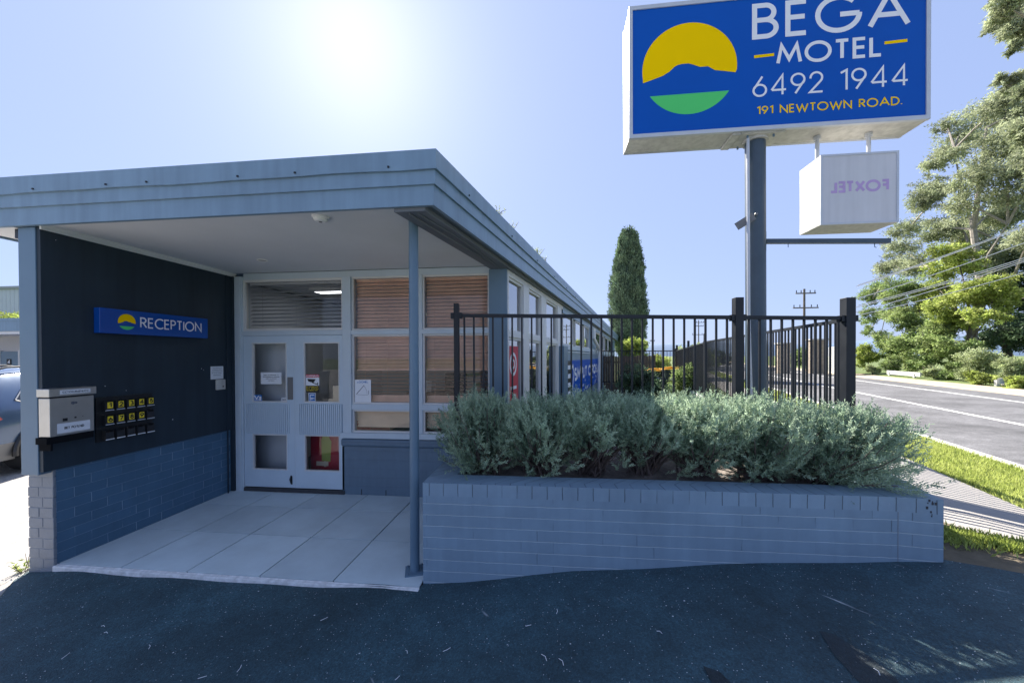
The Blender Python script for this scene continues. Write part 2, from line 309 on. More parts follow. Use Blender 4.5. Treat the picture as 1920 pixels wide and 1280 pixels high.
M['cream'] = paint('cream_card', (0.62, 0.53, 0.40), 0.7, 0.03, 4)
M['lamp'] = emit_mat('ceiling_lamp_panel', (0.96, 0.98, 1.0), 1.5)
M['carblue'] = paint('car_silver_blue', (0.075, 0.125, 0.215), 0.25, 0.02, 1, metal=0.4, coat=0.8)
M['cargrey'] = paint('car_lower_trim', (0.17, 0.17, 0.17), 0.4, 0.05, 3)
M['carglass'] = paint('car_glass', (0.012, 0.016, 0.022), 0.05, 0.05, 1, spec=0.8)
M['tail'] = paint('tail_lamp_red', (0.35, 0.005, 0.012), 0.12, 0.05, 3, coat=1)
M['tyre'] = paint('tyre_rubber', (0.018, 0.018, 0.019), 0.85, 0.2, 20)
M['bin'] = paint('bin_dark_green', (0.018, 0.04, 0.034), 0.5, 0.1, 4)
M['binlid'] = paint('bin_yellow_lid', (0.70, 0.36, 0.02), 0.45, 0.05, 4)
M['timber'] = paint('fence_timber', (0.10, 0.075, 0.058), 0.9, 0.35, 5, 0.4, 30)
M['stone'] = paint('sandstone', (0.36, 0.30, 0.24), 0.9, 0.3, 6, 0.7, 14)
M['conc'] = paint('pale_concrete', (0.55, 0.54, 0.52), 0.85, 0.12, 2, 0.2, 30)
M['polewood'] = paint('pole_timber', (0.14, 0.13, 0.125), 0.85, 0.25, 4)
M['wire'] = paint('pale_wire', (0.62, 0.62, 0.62), 0.5, 0.02, 4)
M['wirebl'] = paint('black_cable', (0.02, 0.02, 0.02), 0.6, 0.02, 4)
M['corr'] = paint('pale_cladding', (0.55, 0.58, 0.62), 0.5, 0.05, 1)
M['roofsheet'] = paint('roof_sheet', (0.35, 0.36, 0.38), 0.5, 0.08, 1)
M['winwall'] = paint('wing_wall', (0.46, 0.46, 0.47), 0.6, 0.06, 1)

# ------------------------------------------------------------------ object helpers
ORG = {}
def tag(o, label=None, cat=None, group=None, kind=None):
    if label: o["label"] = label
    if cat: o["category"] = cat
    if group: o["group"] = group
    if kind: o["kind"] = kind
    return o

def empty(name, loc, label, cat, group=None):
    o = bpy.data.objects.new(name, None); COL.objects.link(o); o.location = loc; o.empty_display_size = 0.2
    ORG[o.name] = Vector(loc)
    return tag(o, label, cat, group)

def link(name, me, mats, parent=None, origin=None):
    o = bpy.data.objects.new(name, me); COL.objects.link(o)
    for m in (mats if isinstance(mats, (list, tuple)) else [mats]):
        me.materials.append(M[m] if isinstance(m, str) else m)
    if parent is not None:
        o.parent = parent; org = ORG[parent.name]
    else:
        org = Vector(origin) if origin is not None else Vector((0, 0, 0)); o.location = org
    if org.length > 0: me.transform(Matrix.Translation(-org))
    ORG[o.name] = org
    return o

def frame(o, az=0.0):
    """x along the wall, y into the wall, z up; az in radians from +X towards +Y"""
    return Matrix.Translation(Vector(o)) @ Matrix.Rotation(az, 4, 'Z')

I4 = Matrix.Identity(4)
class MB:
    def __init__(s, F=I4): s.v = []; s.f = []; s.uv = []; s.mi = []; s.F = F; s.m = 0; s.sm = []
    def face(s, pts, uv=None, smooth=False):
        i = len(s.v)
        P = [Vector(p) for p in pts]
        s.v += [s.F @ p for p in P]; s.f.append(list(range(i, i + len(P)))); s.mi.append(s.m); s.sm.append(smooth)
        if uv is None:
            n = (P[1] - P[0]).cross(P[2] - P[0]); a = [abs(n.x), abs(n.y), abs(n.z)]
            if a[2] >= a[0] and a[2] >= a[1]: uv = [(p.x, p.y) for p in P]
            elif a[1] >= a[0]: uv = [(p.x, p.z) for p in P]
            else: uv = [(p.y, p.z) for p in P]
        s.uv += uv; return s
    def box(s, x0, y0, z0, x1, y1, z1, skip=''):
        p = [(x0, y0, z0), (x1, y0, z0), (x1, y1, z0), (x0, y1, z0), (x0, y0, z1), (x1, y0, z1), (x1, y1, z1), (x0, y1, z1)]
        for k, q in (('b', (3, 2, 1, 0)), ('t', (4, 5, 6, 7)), ('f', (0, 1, 5, 4)), ('r', (1, 2, 6, 5)), ('k', (2, 3, 7, 6)), ('l', (3, 0, 4, 7))):
            if k not in skip: s.face([p[i] for i in q])
        return s
    def bar(s, a, b, wx, wz):
        """box beam from a to b with a width across and a depth"""
        a = Vector(a); b = Vector(b); d = (b - a).normalized()
        u = d.cross(Vector((0, 0, 1))); u = u.normalized() if u.length > 1e-4 else Vector((1, 0, 0))
        n = u.cross(d).normalized(); u = u * (wx / 2); n = n * (wz / 2)
        A = [a - u - n, a + u - n, a + u + n, a - u + n]; B = [b - u - n, b + u - n, b + u + n, b - u + n]
        for k in range(4): s.face([A[k], A[(k + 1) % 4], B[(k + 1) % 4], B[k]])
        s.face(A[::-1]); s.face(B); return s
    def tube(s, pts, r, n=8, caps=True):
        pts = [Vector(p) for p in pts]; R = r if isinstance(r, (list, tuple)) else [r] * len(pts)
        rings = []; u = None
        for i, p in enumerate(pts):
            d = (pts[min(i + 1, len(pts) - 1)] - pts[max(i - 1, 0)]).normalized()
            if u is None: u = d.cross(Vector((0, 0, 1)) if abs(d.z) < .95 else Vector((0, 1, 0))).normalized()
            else:
                q = u - d * u.dot(d); u = q.normalized() if q.length > 1e-4 else d.cross(Vector((0.3, 1, 0.2))).normalized()
            v = d.cross(u)
            rings.append([p + (u * math.cos(2 * math.pi * k / n) + v * math.sin(2 * math.pi * k / n)) * R[i] for k in range(n)])
        for i in range(len(rings) - 1):
            for k in range(n):
                s.face([rings[i][k], rings[i + 1][k], rings[i + 1][(k + 1) % n], rings[i][(k + 1) % n]], smooth=True)
        if caps: s.face(rings[0]); s.face(rings[-1][::-1])
        return s
    def prism(s, poly, y0, y1):
        """poly in x,z extruded from y0 (front) to y1"""
        s.face([(x, y0, z) for x, z in poly]); s.face([(x, y1, z) for x, z in poly[::-1]])
        for i in range(len(poly)):
            a, b = poly[i], poly[(i + 1) % len(poly)]
            s.face([(b[0], y0, b[1]), (a[0], y0, a[1]), (a[0], y1, a[1]), (b[0], y1, b[1])])
        return s
    def slab(s, poly, z0, z1):
        s.face([(x, y, z1) for x, y in poly]); s.face([(x, y, z0) for x, y in poly[::-1]])
        for i in range(len(poly)):
            a, b = poly[i], poly[(i + 1) % len(poly)]
            s.face([(a[0], a[1], z0), (b[0], b[1], z0), (b[0], b[1], z1), (a[0], a[1], z1)])
        return s
    def disc(s, c, r, y0, y1, n=24, rz=None):
        rz = rz or r
        return s.prism([(c[0] + r * math.cos(2 * math.pi * k / n), c[1] + rz * math.sin(2 * math.pi * k / n)) for k in range(n)], y0, y1)
    def build(s, name, mats, parent=None, bevel=0.0, origin=None, weld=False):
        me = bpy.data.meshes.new(name); me.from_pydata([tuple(p) for p in s.v], [], s.f)
        ul = me.uv_layers.new(name="UVMap")
        ul.data.foreach_set("uv", np.array(s.uv, dtype=np.float32).ravel())
        me.polygons.foreach_set("material_index", s.mi); me.polygons.foreach_set("use_smooth", s.sm)
        o = link(name, me, mats, parent, origin)
        if bevel > 0 or weld:
            wd = o.modifiers.new("weld", 'WELD'); wd.merge_threshold = 0.0002
        if bevel > 0:
            b = o.modifiers.new("bevel", 'BEVEL'); b.width = bevel; b.segments = 2; b.limit_method = 'ANGLE'; b.angle_limit = math.radians(40)
        return o

def quads(name, V, mat, parent=None, tone=None, origin=None, extra=None, smooth=False):
    """V: (n,4,3) array of quads -> one mesh; tone: per quad brightness"""
    n = len(V); me = bpy.data.meshes.new(name)
    me.vertices.add(n * 4); me.vertices.foreach_set("co", V.reshape(-1).astype(np.float32))
    me.loops.add(n * 4); me.loops.foreach_set("vertex_index", np.arange(n * 4, dtype=np.int32))
    me.polygons.add(n); me.polygons.foreach_set("loop_start", np.arange(0, n * 4, 4, dtype=np.int32))
    me.polygons.foreach_set("loop_total", np.full(n, 4, dtype=np.int32))
    me.update(calc_edges=True)
    if tone is None: tone = RNG.uniform(0.7, 1.25, n)
    a = me.attributes.new("tone", 'FLOAT_COLOR', 'CORNER')
    t4 = np.repeat(tone, 4); c = np.stack([t4, t4, t4, np.ones_like(t4)], 1).astype(np.float32)
    a.data.foreach_set("color", c.ravel())
    me.validate()
    return link(name, me, mat, parent, origin)

def unit(a): return a / np.maximum(np.linalg.norm(a, axis=-1, keepdims=True), 1e-9)

def leaves(C, D, ln, wd, up=None):
    """diamond leaves at C pointing along D"""
    n = len(C); D = unit(D); r = RNG.normal(size=(n, 3)); S = unit(np.cross(D, r))
    ln = ln * RNG.uniform(0.7, 1.25, (n, 1)); wd = wd * RNG.uniform(0.75, 1.25, (n, 1))
    mid = C + D * ln * 0.45
    return np.stack([C, mid + S * wd / 2, C + D * ln, mid - S * wd / 2], 1)

# ------------------------------------------------------------------ lettering: a geometric stroke alphabet
def _arc(cx, cz, rx, rz, a0, a1, n=18):
    return [(cx + rx * math.cos(math.radians(a0 + (a1 - a0) * k / n)), cz + rz * math.sin(math.radians(a0 + (a1 - a0) * k / n))) for k in range(n + 1)]
GL = {
 'A': (.92, [[(0, 0), (.46, 1), (.92, 0)], [(.17, .34), (.75, .34)]]),
 'B': (.56, [[(.3, 1), (0, 1), (0, 0), (.3, 0)], [(.28, 1)] + _arc(.28, .765, .22, .235, 90, -90) + [(0, .53)], [(.28, .53)] + _arc(.29, .265, .27, .265, 90, -90) + [(.28, 0)]]),
 'C': (.82, [_arc(.52, .5, .52, .52, 48, 312, 26)]),
 'D': (.74, [[(0, 0), (0, 1), (.24, 1)] + _arc(.24, .5, .5, .5, 90, -90) + [(.24, 0), (0, 0)]]),
 'E': (.46, [[(.46, 1), (0, 1), (0, 0), (.46, 0)], [(0, .53), (.43, .53)]]),
 'F': (.44, [[(.44, 1), (0, 1), (0, 0)], [(0, .53), (.4, .53)]]),
 'G': (1.0, [_arc(.52, .5, .52, .52, 45, 360, 30), [(.56, .48), (1.04, .48)]]),
 'H': (.66, [[(0, 0), (0, 1)], [(.66, 0), (.66, 1)], [(0, .52), (.66, .52)]]),
 'I': (.0, [[(0, 0), (0, 1)]]),
 'K': (.6, [[(0, 0), (0, 1)], [(.56, 1), (.02, .5), (.6, 0)]]),
 'L': (.42, [[(0, 1), (0, 0), (.42, 0)]]),
 'M': (1.0, [[(0, 0), (.16, 1), (.5, .2), (.84, 1), (1.0, 0)]]),
 'N': (.74, [[(0, 0), (0, 1), (.74, 0), (.74, 1)]]),
 'O': (1.04, [_arc(.52, .5, .52, .52, 90, 450, 36)]),
 'P': (.5, [[(0, 0), (0, 1), (.24, 1)] + _arc(.24, .75, .26, .25, 90, -90) + [(.24, .5), (0, .5)]]),
 'R': (.56, [[(0, 0), (0, 1), (.24, 1)] + _arc(.24, .745, .27, .255, 90, -90) + [(.24, .49), (0, .49)], [(.22, .49), (.56, 0)]]),
 'S': (.5, [_arc(.25, .75, .22, .25, 40, 270, 14) + _arc(.25, .25, .25, .25, 90, -140, 14)]),
 'T': (.54, [[(0, 1), (.54, 1)], [(.27, 1), (.27, 0)]]),
 'U': (.62, [[(0, 1), (0, .3)] + _arc(.31, .3, .31, .3, 180, 360) + [(.62, 1)]]),
 'V': (.76, [[(0, 1), (.38, 0), (.76, 1)]]),
 'W': (1.22, [[(0, 1), (.32, 0), (.61, .86), (.9, 0), (1.22, 1)]]),
 'X': (.66, [[(0, 0), (.66, 1)], [(0, 1), (.66, 0)]]),
 'Y': (.66, [[(0, 1), (.33, .46), (.66, 1)], [(.33, .46), (.33, 0)]]),
 '1': (.26, [[(0, .86), (.26, 1), (.26, 0)]]),
 '2': (.56, [[(.02, .7)] + _arc(.28, .73, .26, .27, 170, -40) + [(0, 0), (.56, 0)]]),
 '3': (.5, [_arc(.24, .755, .21, .245, 150, -70, 14) + [(.2, .53)], [(.2, .53)] + _arc(.24, .265, .26, .265, 80, -150, 16)]),
 '4': (.66, [[(.5, 0), (.5, 1), (0, .25)], [(.02, .25), (.66, .25)]]),
 '5': (.5, [[(.46, 1), (.14, 1), (.07, .55)] + _arc(.24, .31, .26, .31, 110, -140, 16)]),
 '6': (.6, [[(.42, 1), (.045, .40)], _arc(.3, .29, .29, .29, 150, -210, 26)]),
 '7': (.52, [[(0, 1), (.52, 1), (.14, 0)]]),
 '8': (.5, [_arc(.25, .765, .2, .235, -90, 270, 20), _arc(.25, .265, .25, .265, 90, 450, 22)]),
 '9': (.6, [[(.18, 0), (.555, .60)], _arc(.3, .71, .29, .29, -30, 330, 26)]),
 '0': (.62, [_arc(.31, .5, .31, .5, 90, 450, 26)]),
 '.': (.02, [[(0, 0), (0, .1)]]), '-': (.4, [[(0, .5), (.4, .5)]]), '/': (.4, [[(0, 0), (.4, 1)]]), ':': (.05, [[(0, .1), (0, .2)], [(0, .7), (0, .8)]]), ' ': (.32, []),
}
def strip(mb, pts, hw, y):
    """constant width ribbon through pts (x,z) at depth y, mitred"""
    P = [Vector((p[0], p[1])) for p in pts]
    Q = [P[0]]
    for p in P[1:]:
        if (p - Q[-1]).length > 1e-5: Q.append(p)
    P = Q; n = len(P)
    if n < 2: return
    closed = (P[0] - P[-1]).length < 1e-4
    L, R = [], []
    for i in range(n):
        if closed: a = P[i - 1] if i > 0 else P[-2]; b = P[i + 1] if i < n - 1 else P[1]
        else: a = P[max(i - 1, 0)]; b = P[min(i + 1, n - 1)]
        d1 = (P[i] - a); d2 = (b - P[i])
        if d1.length < 1e-6: d1 = d2
        if d2.length < 1e-6: d2 = d1
        d1.normalize(); d2.normalize()
        n1 = Vector((-d1.y, d1.x)); n2 = Vector((-d2.y, d2.x)); m = n1 + n2
        m = n1 if m.length < 1e-3 else m.normalized()
        k = hw / max(0.38, m.dot(n1)); L.append(P[i] + m * k); R.append(P[i] - m * k)
    for i in range(n - 1):
        mb.face([(R[i].x, y, R[i].y), (R[i + 1].x, y, R[i + 1].y), (L[i + 1].x, y, L[i + 1].y), (L[i].x, y, L[i].y)])

def text_w(t, track):
    return sum(GL[c][0] + track for c in t) - track
def words(name, F, t, x0, x1, z0, h, wt, y, mat, parent, track=.26, flip=False):
    """like text(), one object per word"""
    sx = (x1 - x0) / text_w(t, track); x = 0.0; out = []
    for wd in t.split(' '):
        wl = text_w(wd, track); mb = MB(F); a, b = x0 + x * sx, x0 + (x + wl) * sx
        text(mb, wd, a, b, z0, h, wt, y, track, flip); out.append(mb.build(name, mat, parent)); x += wl + track + GL[' '][0] + track
    return out
def text(mb, t, x0, x1, z0, h, wt, y, track=.26, flip=False):
    """write t between x0 and x1, baseline z0, cap height h, stroke weight wt (of h); y = depth of the face it lies on"""
    sx = (x1 - x0) / text_w(t, track); x = 0.0; k = 0
    for c in t:
        a, S = GL[c]
        for st in S:
            k += 1
            pts = [((x + p[0]) * sx, z0 + (wt / 2 + p[1] * (1 - wt)) * h) for p in st]
            pts = [((x1 - p[0]) if flip else (x0 + p[0]), p[1]) for p in pts]
            if flip: pts = pts[::-1]
            strip(mb, pts, wt * h / 2, y - 0.0007 * (k % 3))
        x += a + track
    return mb

# ------------------------------------------------------------------ terrain: one cross-section, level along the road
RA = math.radians(16.8); RD = (math.sin(RA), math.cos(RA)); RN = (math.cos(RA), -math.sin(RA))
GB = [(-900, -.3), (-60, -.12), (-1, -.12), (0, -.07), (3, -.025), (3.4, .02), (4.1, .135), (4.95, .24), (6.2, .315), (6.55, .345), (7.0, .40), (7.45, .42),
      (8.35, .43), (8.5, .40), (10.5, .47), (13.2, .47), (14.9, .42), (15.2, .45), (18, .55), (60, .7), (1500, -4)]
_gx = [b[0] for b in GB]; _gz = [b[1] for b in GB]
def GH(L): return float(np.interp(L, _gx, _gz))
def LS(x, y): return (x * RN[0] + y * RN[1], x * RD[0] + y * RD[1])
def XY(L, S): return (L * RN[0] + S * RD[0], L * RN[1] + S * RD[1])
def G(x, y): return GH(LS(x, y)[0])
def strip_sheet(name, La, Lb, Ss, dz, mat, kind='structure'):
    br = [La] + [b for b in _gx if La < b < Lb] + [Lb]
    mb = MB()
    for i in range(len(br) - 1):
        for j in range(len(Ss) - 1):
            q = []
            for L, S in ((br[i], Ss[j]), (br[i + 1], Ss[j]), (br[i + 1], Ss[j + 1]), (br[i], Ss[j + 1])):
                x, y = XY(L, S); q.append((x, y, GH(L) + dz))
            mb.face(q, uv=[(p[0], p[1]) for p in q])
    return tag(mb.build(name, mat), kind=kind)

strip_sheet('ground', -900, 1500, [-400, -60, -20, 0, 20, 60, 200, 600, 1800], -0.03, 'ground')
strip_sheet('road', 8.45, 14.9, [-120, -20, 0, 10, 20, 40, 80, 200], 0.0, 'road')
strip_sheet('road_shoulder', 14.9, 16.2, [-120, 0, 20, 60, 200], -0.002, 'shoulder')
for La in (10.42, 13.1):
    strip_sheet('road_line', La, La + .11, [-120, 0, 20, 60, 200], 0.005, 'line')
# kerb: a real step at the near side
mb = MB()
for S0, S1 in ((-40, -1), (-1, 3), (3, 8), (8, 14), (14, 30), (30, 90)):
    for prof in (((8.33, .43), (8.33, .452)), ((8.33, .452), (8.46, .446)), ((8.46, .446), (8.49, .385))):
        q = [];
        for (L, z), S in ((prof[0], S0), (prof[1], S0), (prof[1], S1), (prof[0], S1)):
            x, y = XY(L, S); q.append((x, y, z))
        mb.face(q[::-1])
tag(mb.build('kerb', 'conc'), kind='structure')

def patch(name, poly, dz, mat, n=14, jag=0.0, kind='structure', fall=None):
    """a ground sheet clipped to a polygon, following the terrain (fan of strips)"""
    import mathutils.geometry as mg
    pts = []
    m = len(poly)
    for i in range(m):
        a = Vector(poly[i]); b = Vector(poly[(i + 1) % m]); k = max(1, int((b - a).length / .12)) if jag else 1
        for j in range(k):
            p = a.lerp(b, j / k)
            if jag: p = p + Vector((random.uniform(-jag, jag), random.uniform(-jag, jag)))
            pts.append(p)
    xs = [p.x for p in pts]; ys = [p.y for p in pts]
    # interior points so that the sheet can bend with the terrain
    inner = []
    def inside(p):
        c = False; j = len(pts) - 1
        for i in range(len(pts)):
            if (pts[i].y > p.y) != (pts[j].y > p.y) and p.x < (pts[j].x - pts[i].x) * (p.y - pts[i].y) / (pts[j].y - pts[i].y) + pts[i].x: c = not c
            j = i
        return c
    for i in range(1, n):
        for j in range(1, n):
            p = Vector((min(xs) + (max(xs) - min(xs)) * i / n, min(ys) + (max(ys) - min(ys)) * j / n))
            if inside(p) and min((p - q).length for q in pts) > .03: inner.append(p)
    al = pts + inner
    V, E_, Fc, *_ = mg.delaunay_2d_cdt(al, [], [list(range(len(pts)))], 1, 1e-5)
    mb = MB()
    for f in Fc:
        q = [(V[i].x, V[i].y, G(V[i].x, V[i].y) + dz + (fall(V[i].x, V[i].y) if fall else 0)) for i in f]
        if (Vector(q[1]) - Vector(q[0])).cross(Vector(q[2]) - Vector(q[0])).z < 0: q = q[::-1]
        mb.face(q, uv=[(p[0], p[1]) for p in q], smooth=True)
    return tag(mb.build(name, mat, weld=True), kind=kind)

def lumps(x, y):
    """the driveway's own slow unevenness, and the lip of asphalt laid against slab and wall"""
    z = 0.008 * math.sin(2.1 * x + 1.3 * y) + 0.006 * math.sin(4.7 * x - 3.1 * y + 1)
    if -.3 < x < 3.3 and y > -.5: z += 0.022 * max(0, 1 + y / .5) * (0.5 + .5 * math.sin(5.3 * x) * math.sin(2.2 * x + 1))
    return z
patch('driveway', [(-.27, .03), (-.2, -.1), (.1, -.36), (.3, -.8), (.2, -5.6), (9.5, -6.3), (12, -5), (9.0, -.75), (7.6, -.55), (6.9, .0), (6.66, .2), (3.2, .2), (3.12, .05), (0, .03)], 0.004, 'driveway', n=46, jag=0.02, fall=lumps)
patch('car_park', [(-40, -40), (14, -40), (13.5, -8), (9.5, -6.2), (.15, -5.5), (.25, -.8), (.06, -.36), (-.22, -.1), (-.29, .03), (-.26, 12), (-40, 12)], 0.001, 'gravel', n=18)  # reach behind the camera is unseen, added to bounce sun into the shade
strip_sheet('footpath', 6.62, 7.45, [-.0, 1, 3, 6, 10, 20, 60], 0.006, 'path')
patch('earth_strip', [(6.62, .25), (6.95, -.15), (7.35, -.35), (7.45, -.1), (7.25, .7), (7.35, 1.6), (6.9, 1.6)], 0.012, 'earth', n=10, jag=0.03)
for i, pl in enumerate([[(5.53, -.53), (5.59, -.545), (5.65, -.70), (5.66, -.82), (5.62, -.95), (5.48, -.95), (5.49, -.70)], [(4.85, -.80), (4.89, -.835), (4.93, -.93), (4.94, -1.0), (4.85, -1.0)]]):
    patch('painted_shadow', pl, 0.0075, 'shadow_asphalt', n=10, jag=0.012, fall=lumps)  # shadow wedges on the driveway, painted as darker sheets

def grass_blades(name, N, sampler, h, mat, label=None, cat=None, kind='stuff', dz=0.0, spread=.5, wd=.012):
    P = np.array([sampler() for _ in range(N)])
    D = np.stack([RNG.normal(0, spread, N), RNG.normal(0, spread, N), np.ones(N)], 1)
    V = leaves(P, D, h, wd)
    o = quads(name, V, mat, tone=RNG.uniform(.65, 1.3, N)); return tag(o, label, cat, kind=kind)
def verge_pt():
    S = random.choice((random.uniform(1, 8), random.uniform(1, 8), random.uniform(8, 30))); L = random.uniform(7.46, 8.36)
    x, y = XY(L, S); return (x, y, GH(L) - .03)
strip_sheet('verge', 7.45, 8.33, [-.5, 3, 8, 20, 60], -0.002, 'ground')
grass_blades('grass', 60000, verge_pt, .075, 'grass', 'bright green lawn strip between the footpath and the road', 'grass')
def tuft_pt():
    t = random.random(); x = 6.92 + .42 * t + random.gauss(0, .05); y = .62 - .42 * t + random.gauss(0, .13) * (1 - t * .7)
    return (x, y, G(x, y) + .005)
grass_blades('grass_tuft', 2600, tuft_pt, .06, 'grass', 'bright green grass clump beside the right end of the brick planter', 'grass', wd=.011)
def back_pt():
    x = random.uniform(8, 14); y = random.uniform(13, 24); return (x, y, G(x, y) - .03)
# hills on the horizon
def hill(pts, depth):
    mb = MB()
    for i in range(len(pts) - 1):
        (x0, y0, z0), (x1, y1, z1) = pts[i], pts[i + 1]
        for k, (f0, f1) in enumerate(((0, .5), (.5, .85), (.85, 1), (1, 0))):
            d0 = [0, .3, .6, 1][k] * depth; d1 = [.3, .6, 1, 2.2][k] * depth
            mb.face([(x0, y0 + d0, z0 * f0 - 6), (x1, y1 + d0, z1 * f0 - 6), (x1, y1 + d1, z1 * f1 - 6), (x0, y0 + d1, z0 * f1 - 6)], smooth=True)
    return mb
hp = []
for i in range(81):
    t = i / 80; az = math.radians(-60 + 130 * t)
    hp.append((math.sin(az) * 1100, math.cos(az) * 1100, 34 + 14 * math.sin(9 * t + 1) + 9 * math.sin(23 * t) + 4 * math.sin(57 * t)))
tag(hill(hp, 120).build('hills', 'hill', weld=True), kind='structure')

# ------------------------------------------------------------------ the motel reception building
D = 1.764
SA = math.radians(90 - 12.5)                       # side wall runs 12.5 degrees off square
SD = Vector((math.cos(SA), math.sin(SA), 0)); SNV = Vector((SD.y, -SD.x, 0))
bld = empty('motel_building', (0, 0, 0), 'low slate grey motel reception building with flat roof and open corner porch', 'building')
FC = Vector((3.313, -.12, 0)); RL = 26.0
FB = FC + SD * RL
def off(p, d, e=0): # shift outward at the fascia corner: d = out of both faces
    return p
# roof deck with fascia boards: front run and side run, mitred at the corner
def fascia_run(name, z0, z1, out, mat, thick=.03, dent=0.0):
    mb = MB()
    # outer corner: front offset (-Y) and side offset (SNV)
    yf = FC.y - out
    # point on line y=yf and on side line shifted by out
    P = FC + SNV * out; t = (yf - P.y) / SD.y; oc = P + SD * t
    P = FC + SNV * (out - thick); yi = yf + thick; t = (yi - P.y) / SD.y; ic = P + SD * t
    oe = FC + SNV * out + SD * RL; ie = FC + SNV * (out - thick) + SD * RL
    n = 16
    def fr(x): return Vector((x, yf, 0))
    xs = [-.72 + (oc.x + .72) * i / n for i in range(n + 1)]
    def wob(x): return dent * (math.sin(x * 3.1) * .5 + math.sin(x * 7.3 + 1) * .5)
    for i in range(n):
        a, b = xs[i], xs[i + 1]
        mb.face([(a, yf, z0 + wob(a)), (b, yf, z0 + (wob(b) if i < n - 1 else 0)), (b, yf, z1), (a, yf, z1)])
        xa = min(a, ic.x); xb = min(b, ic.x)
        mb.face([(xb, yi, z0 + (wob(b) if i < n - 1 else 0)), (xa, yi, z0 + wob(a)), (xa, yi, z1), (xb, yi, z1)])
        mb.face([(a, yf, z1), (b, yf, z1), (xb, yi, z1), (xa, yi, z1)])
        mb.face([(xa, yi, z0 + wob(a)), (xb, yi, z0 + wob(b)), (b, yf, z0 + wob(b)), (a, yf, z0 + wob(a))])
    for A, B, C_, D_ in ((oc, oe, ie, ic),):
        mb.face([(A.x, A.y, z0), (B.x, B.y, z0), (B.x, B.y, z1), (A.x, A.y, z1)])
        mb.face([(C_.x, C_.y, z0), (D_.x, D_.y, z0), (D_.x, D_.y, z1), (C_.x, C_.y, z1)])
        mb.face([(A.x, A.y, z1), (B.x, B.y, z1), (C_.x, C_.y, z1), (D_.x, D_.y, z1)])
        mb.face([(D_.x, D_.y, z0), (C_.x, C_.y, z0), (B.x, B.y, z0), (A.x, A.y, z0)])
        mb.face([(B.x, B.y, z0), (C_.x, C_.y, z0), (C_.x, C_.y, z1), (B.x, B.y, z1)])
    # left return
    mb.face([(-.72, yi, z0), (-.72, yf, z0), (-.72, yf, z1), (-.72, yi, z1)])
    if z1 > 3: mb.box(-.72, yi + .001, z0, -.69, 8, z1)
    else: mb.box(-.72, yi + .001, z0, -.69, 8, z1)
    return mb.build(name, mat, bld)
fa = fascia_run('fascia', 2.778, 2.924, 0.0, 'slate')
fb_ = fascia_run('fascia_board', 2.918, 3.022, 0.016, 'slate')
cp = fascia_run('roof_capping', 3.016, 3.150, 0.034, 'slate', thick=.05, dent=.006)
# screws along the capping
for x in (.1, .75, 1.1, 1.85, 2.3, 3.0):
    mb = MB(); mb.box(x - .006, FC.y - .043, 3.036, x + .006, FC.y - .0345, 3.047); mb.build('screw', 'black', cp)
Fs = Matrix.Translation(FC + SNV * .034) @ Matrix.Rotation(SA, 4, 'Z')
for k in np.arange(.5, 16, 1.1):
    mb = MB(Fs); mb.box(k - .006, -.009, 3.036, k + .006, -.0005, 3.047); mb.build('screw', 'black', cp)
# roof sheet (a low pitch, hidden from the ground) and soffits
rf = MB(); rf.slab([(-.66, -.06), (3.24, -.06), (FB.x - .08, FB.y), (-.66, FB.y)], 3.05, 3.10)
rf.build('roof', 'roofsheet', bld)
# porch ceiling, lighter than the eave
BX0, BX1 = 3.005, 3.235
def bx(x, y): return x + (y + .1) * SD.x / SD.y
mb = MB(); mb.slab([(-.02, -.085), (bx(BX0, -.085) - .001, -.085), (bx(BX0, D - .02) - .001, D - .02), (-.02, D - .02)], 2.802, 2.82)
mb.build('porch_ceiling', 'ceiling', bld)
mb = MB(); mb.slab([(bx(BX0, -.085), -.085), (bx(BX1, -.085), -.085), (bx(BX1, 23), 23), (bx(BX0, 23), 23)], 2.755, 2.81)
mb.slab([(bx(BX1, -.085) + .001, -.085), (FC.x - .035, -.085), (FC.x - .035 + SD.x * 25.4, FC.y + SD.y * 25.4), (bx(BX1, 23) + .001, 23)], 2.79, 2.81)
eav = mb.build('eave_soffit', 'beam', bld)
mb = MB()
pth = [(bx(3.10, y) + .02 * math.sin(y * 2.2), y, 2.748 - .01 * math.sin(y * 3)) for y in np.linspace(-.05, 6, 26)]
mb.tube(pth, .006, 6); mb.tube([(p[0] + .05 + .015 * math.sin(p[1] * 1.7 + 1), p[1], 2.75) for p in pth], .0045, 6)
mb.build('cable', 'beam', eav)
mb = MB(); mb.box(-.66, -.085, 2.79, -.245, 8, 2.81); mb.build('left_eave_soffit', 'ceiling', bld)
# cornice where ceiling meets the walls
mb = MB()
for z0, z1, t in ((2.758, 2.8015, .018), (2.782, 2.8016, .034)):
    mb.box(.031, -.08, z0, .031 + t, D - .002, z1)
mb.build('cornice', 'ceiling', bld, bevel=.004)

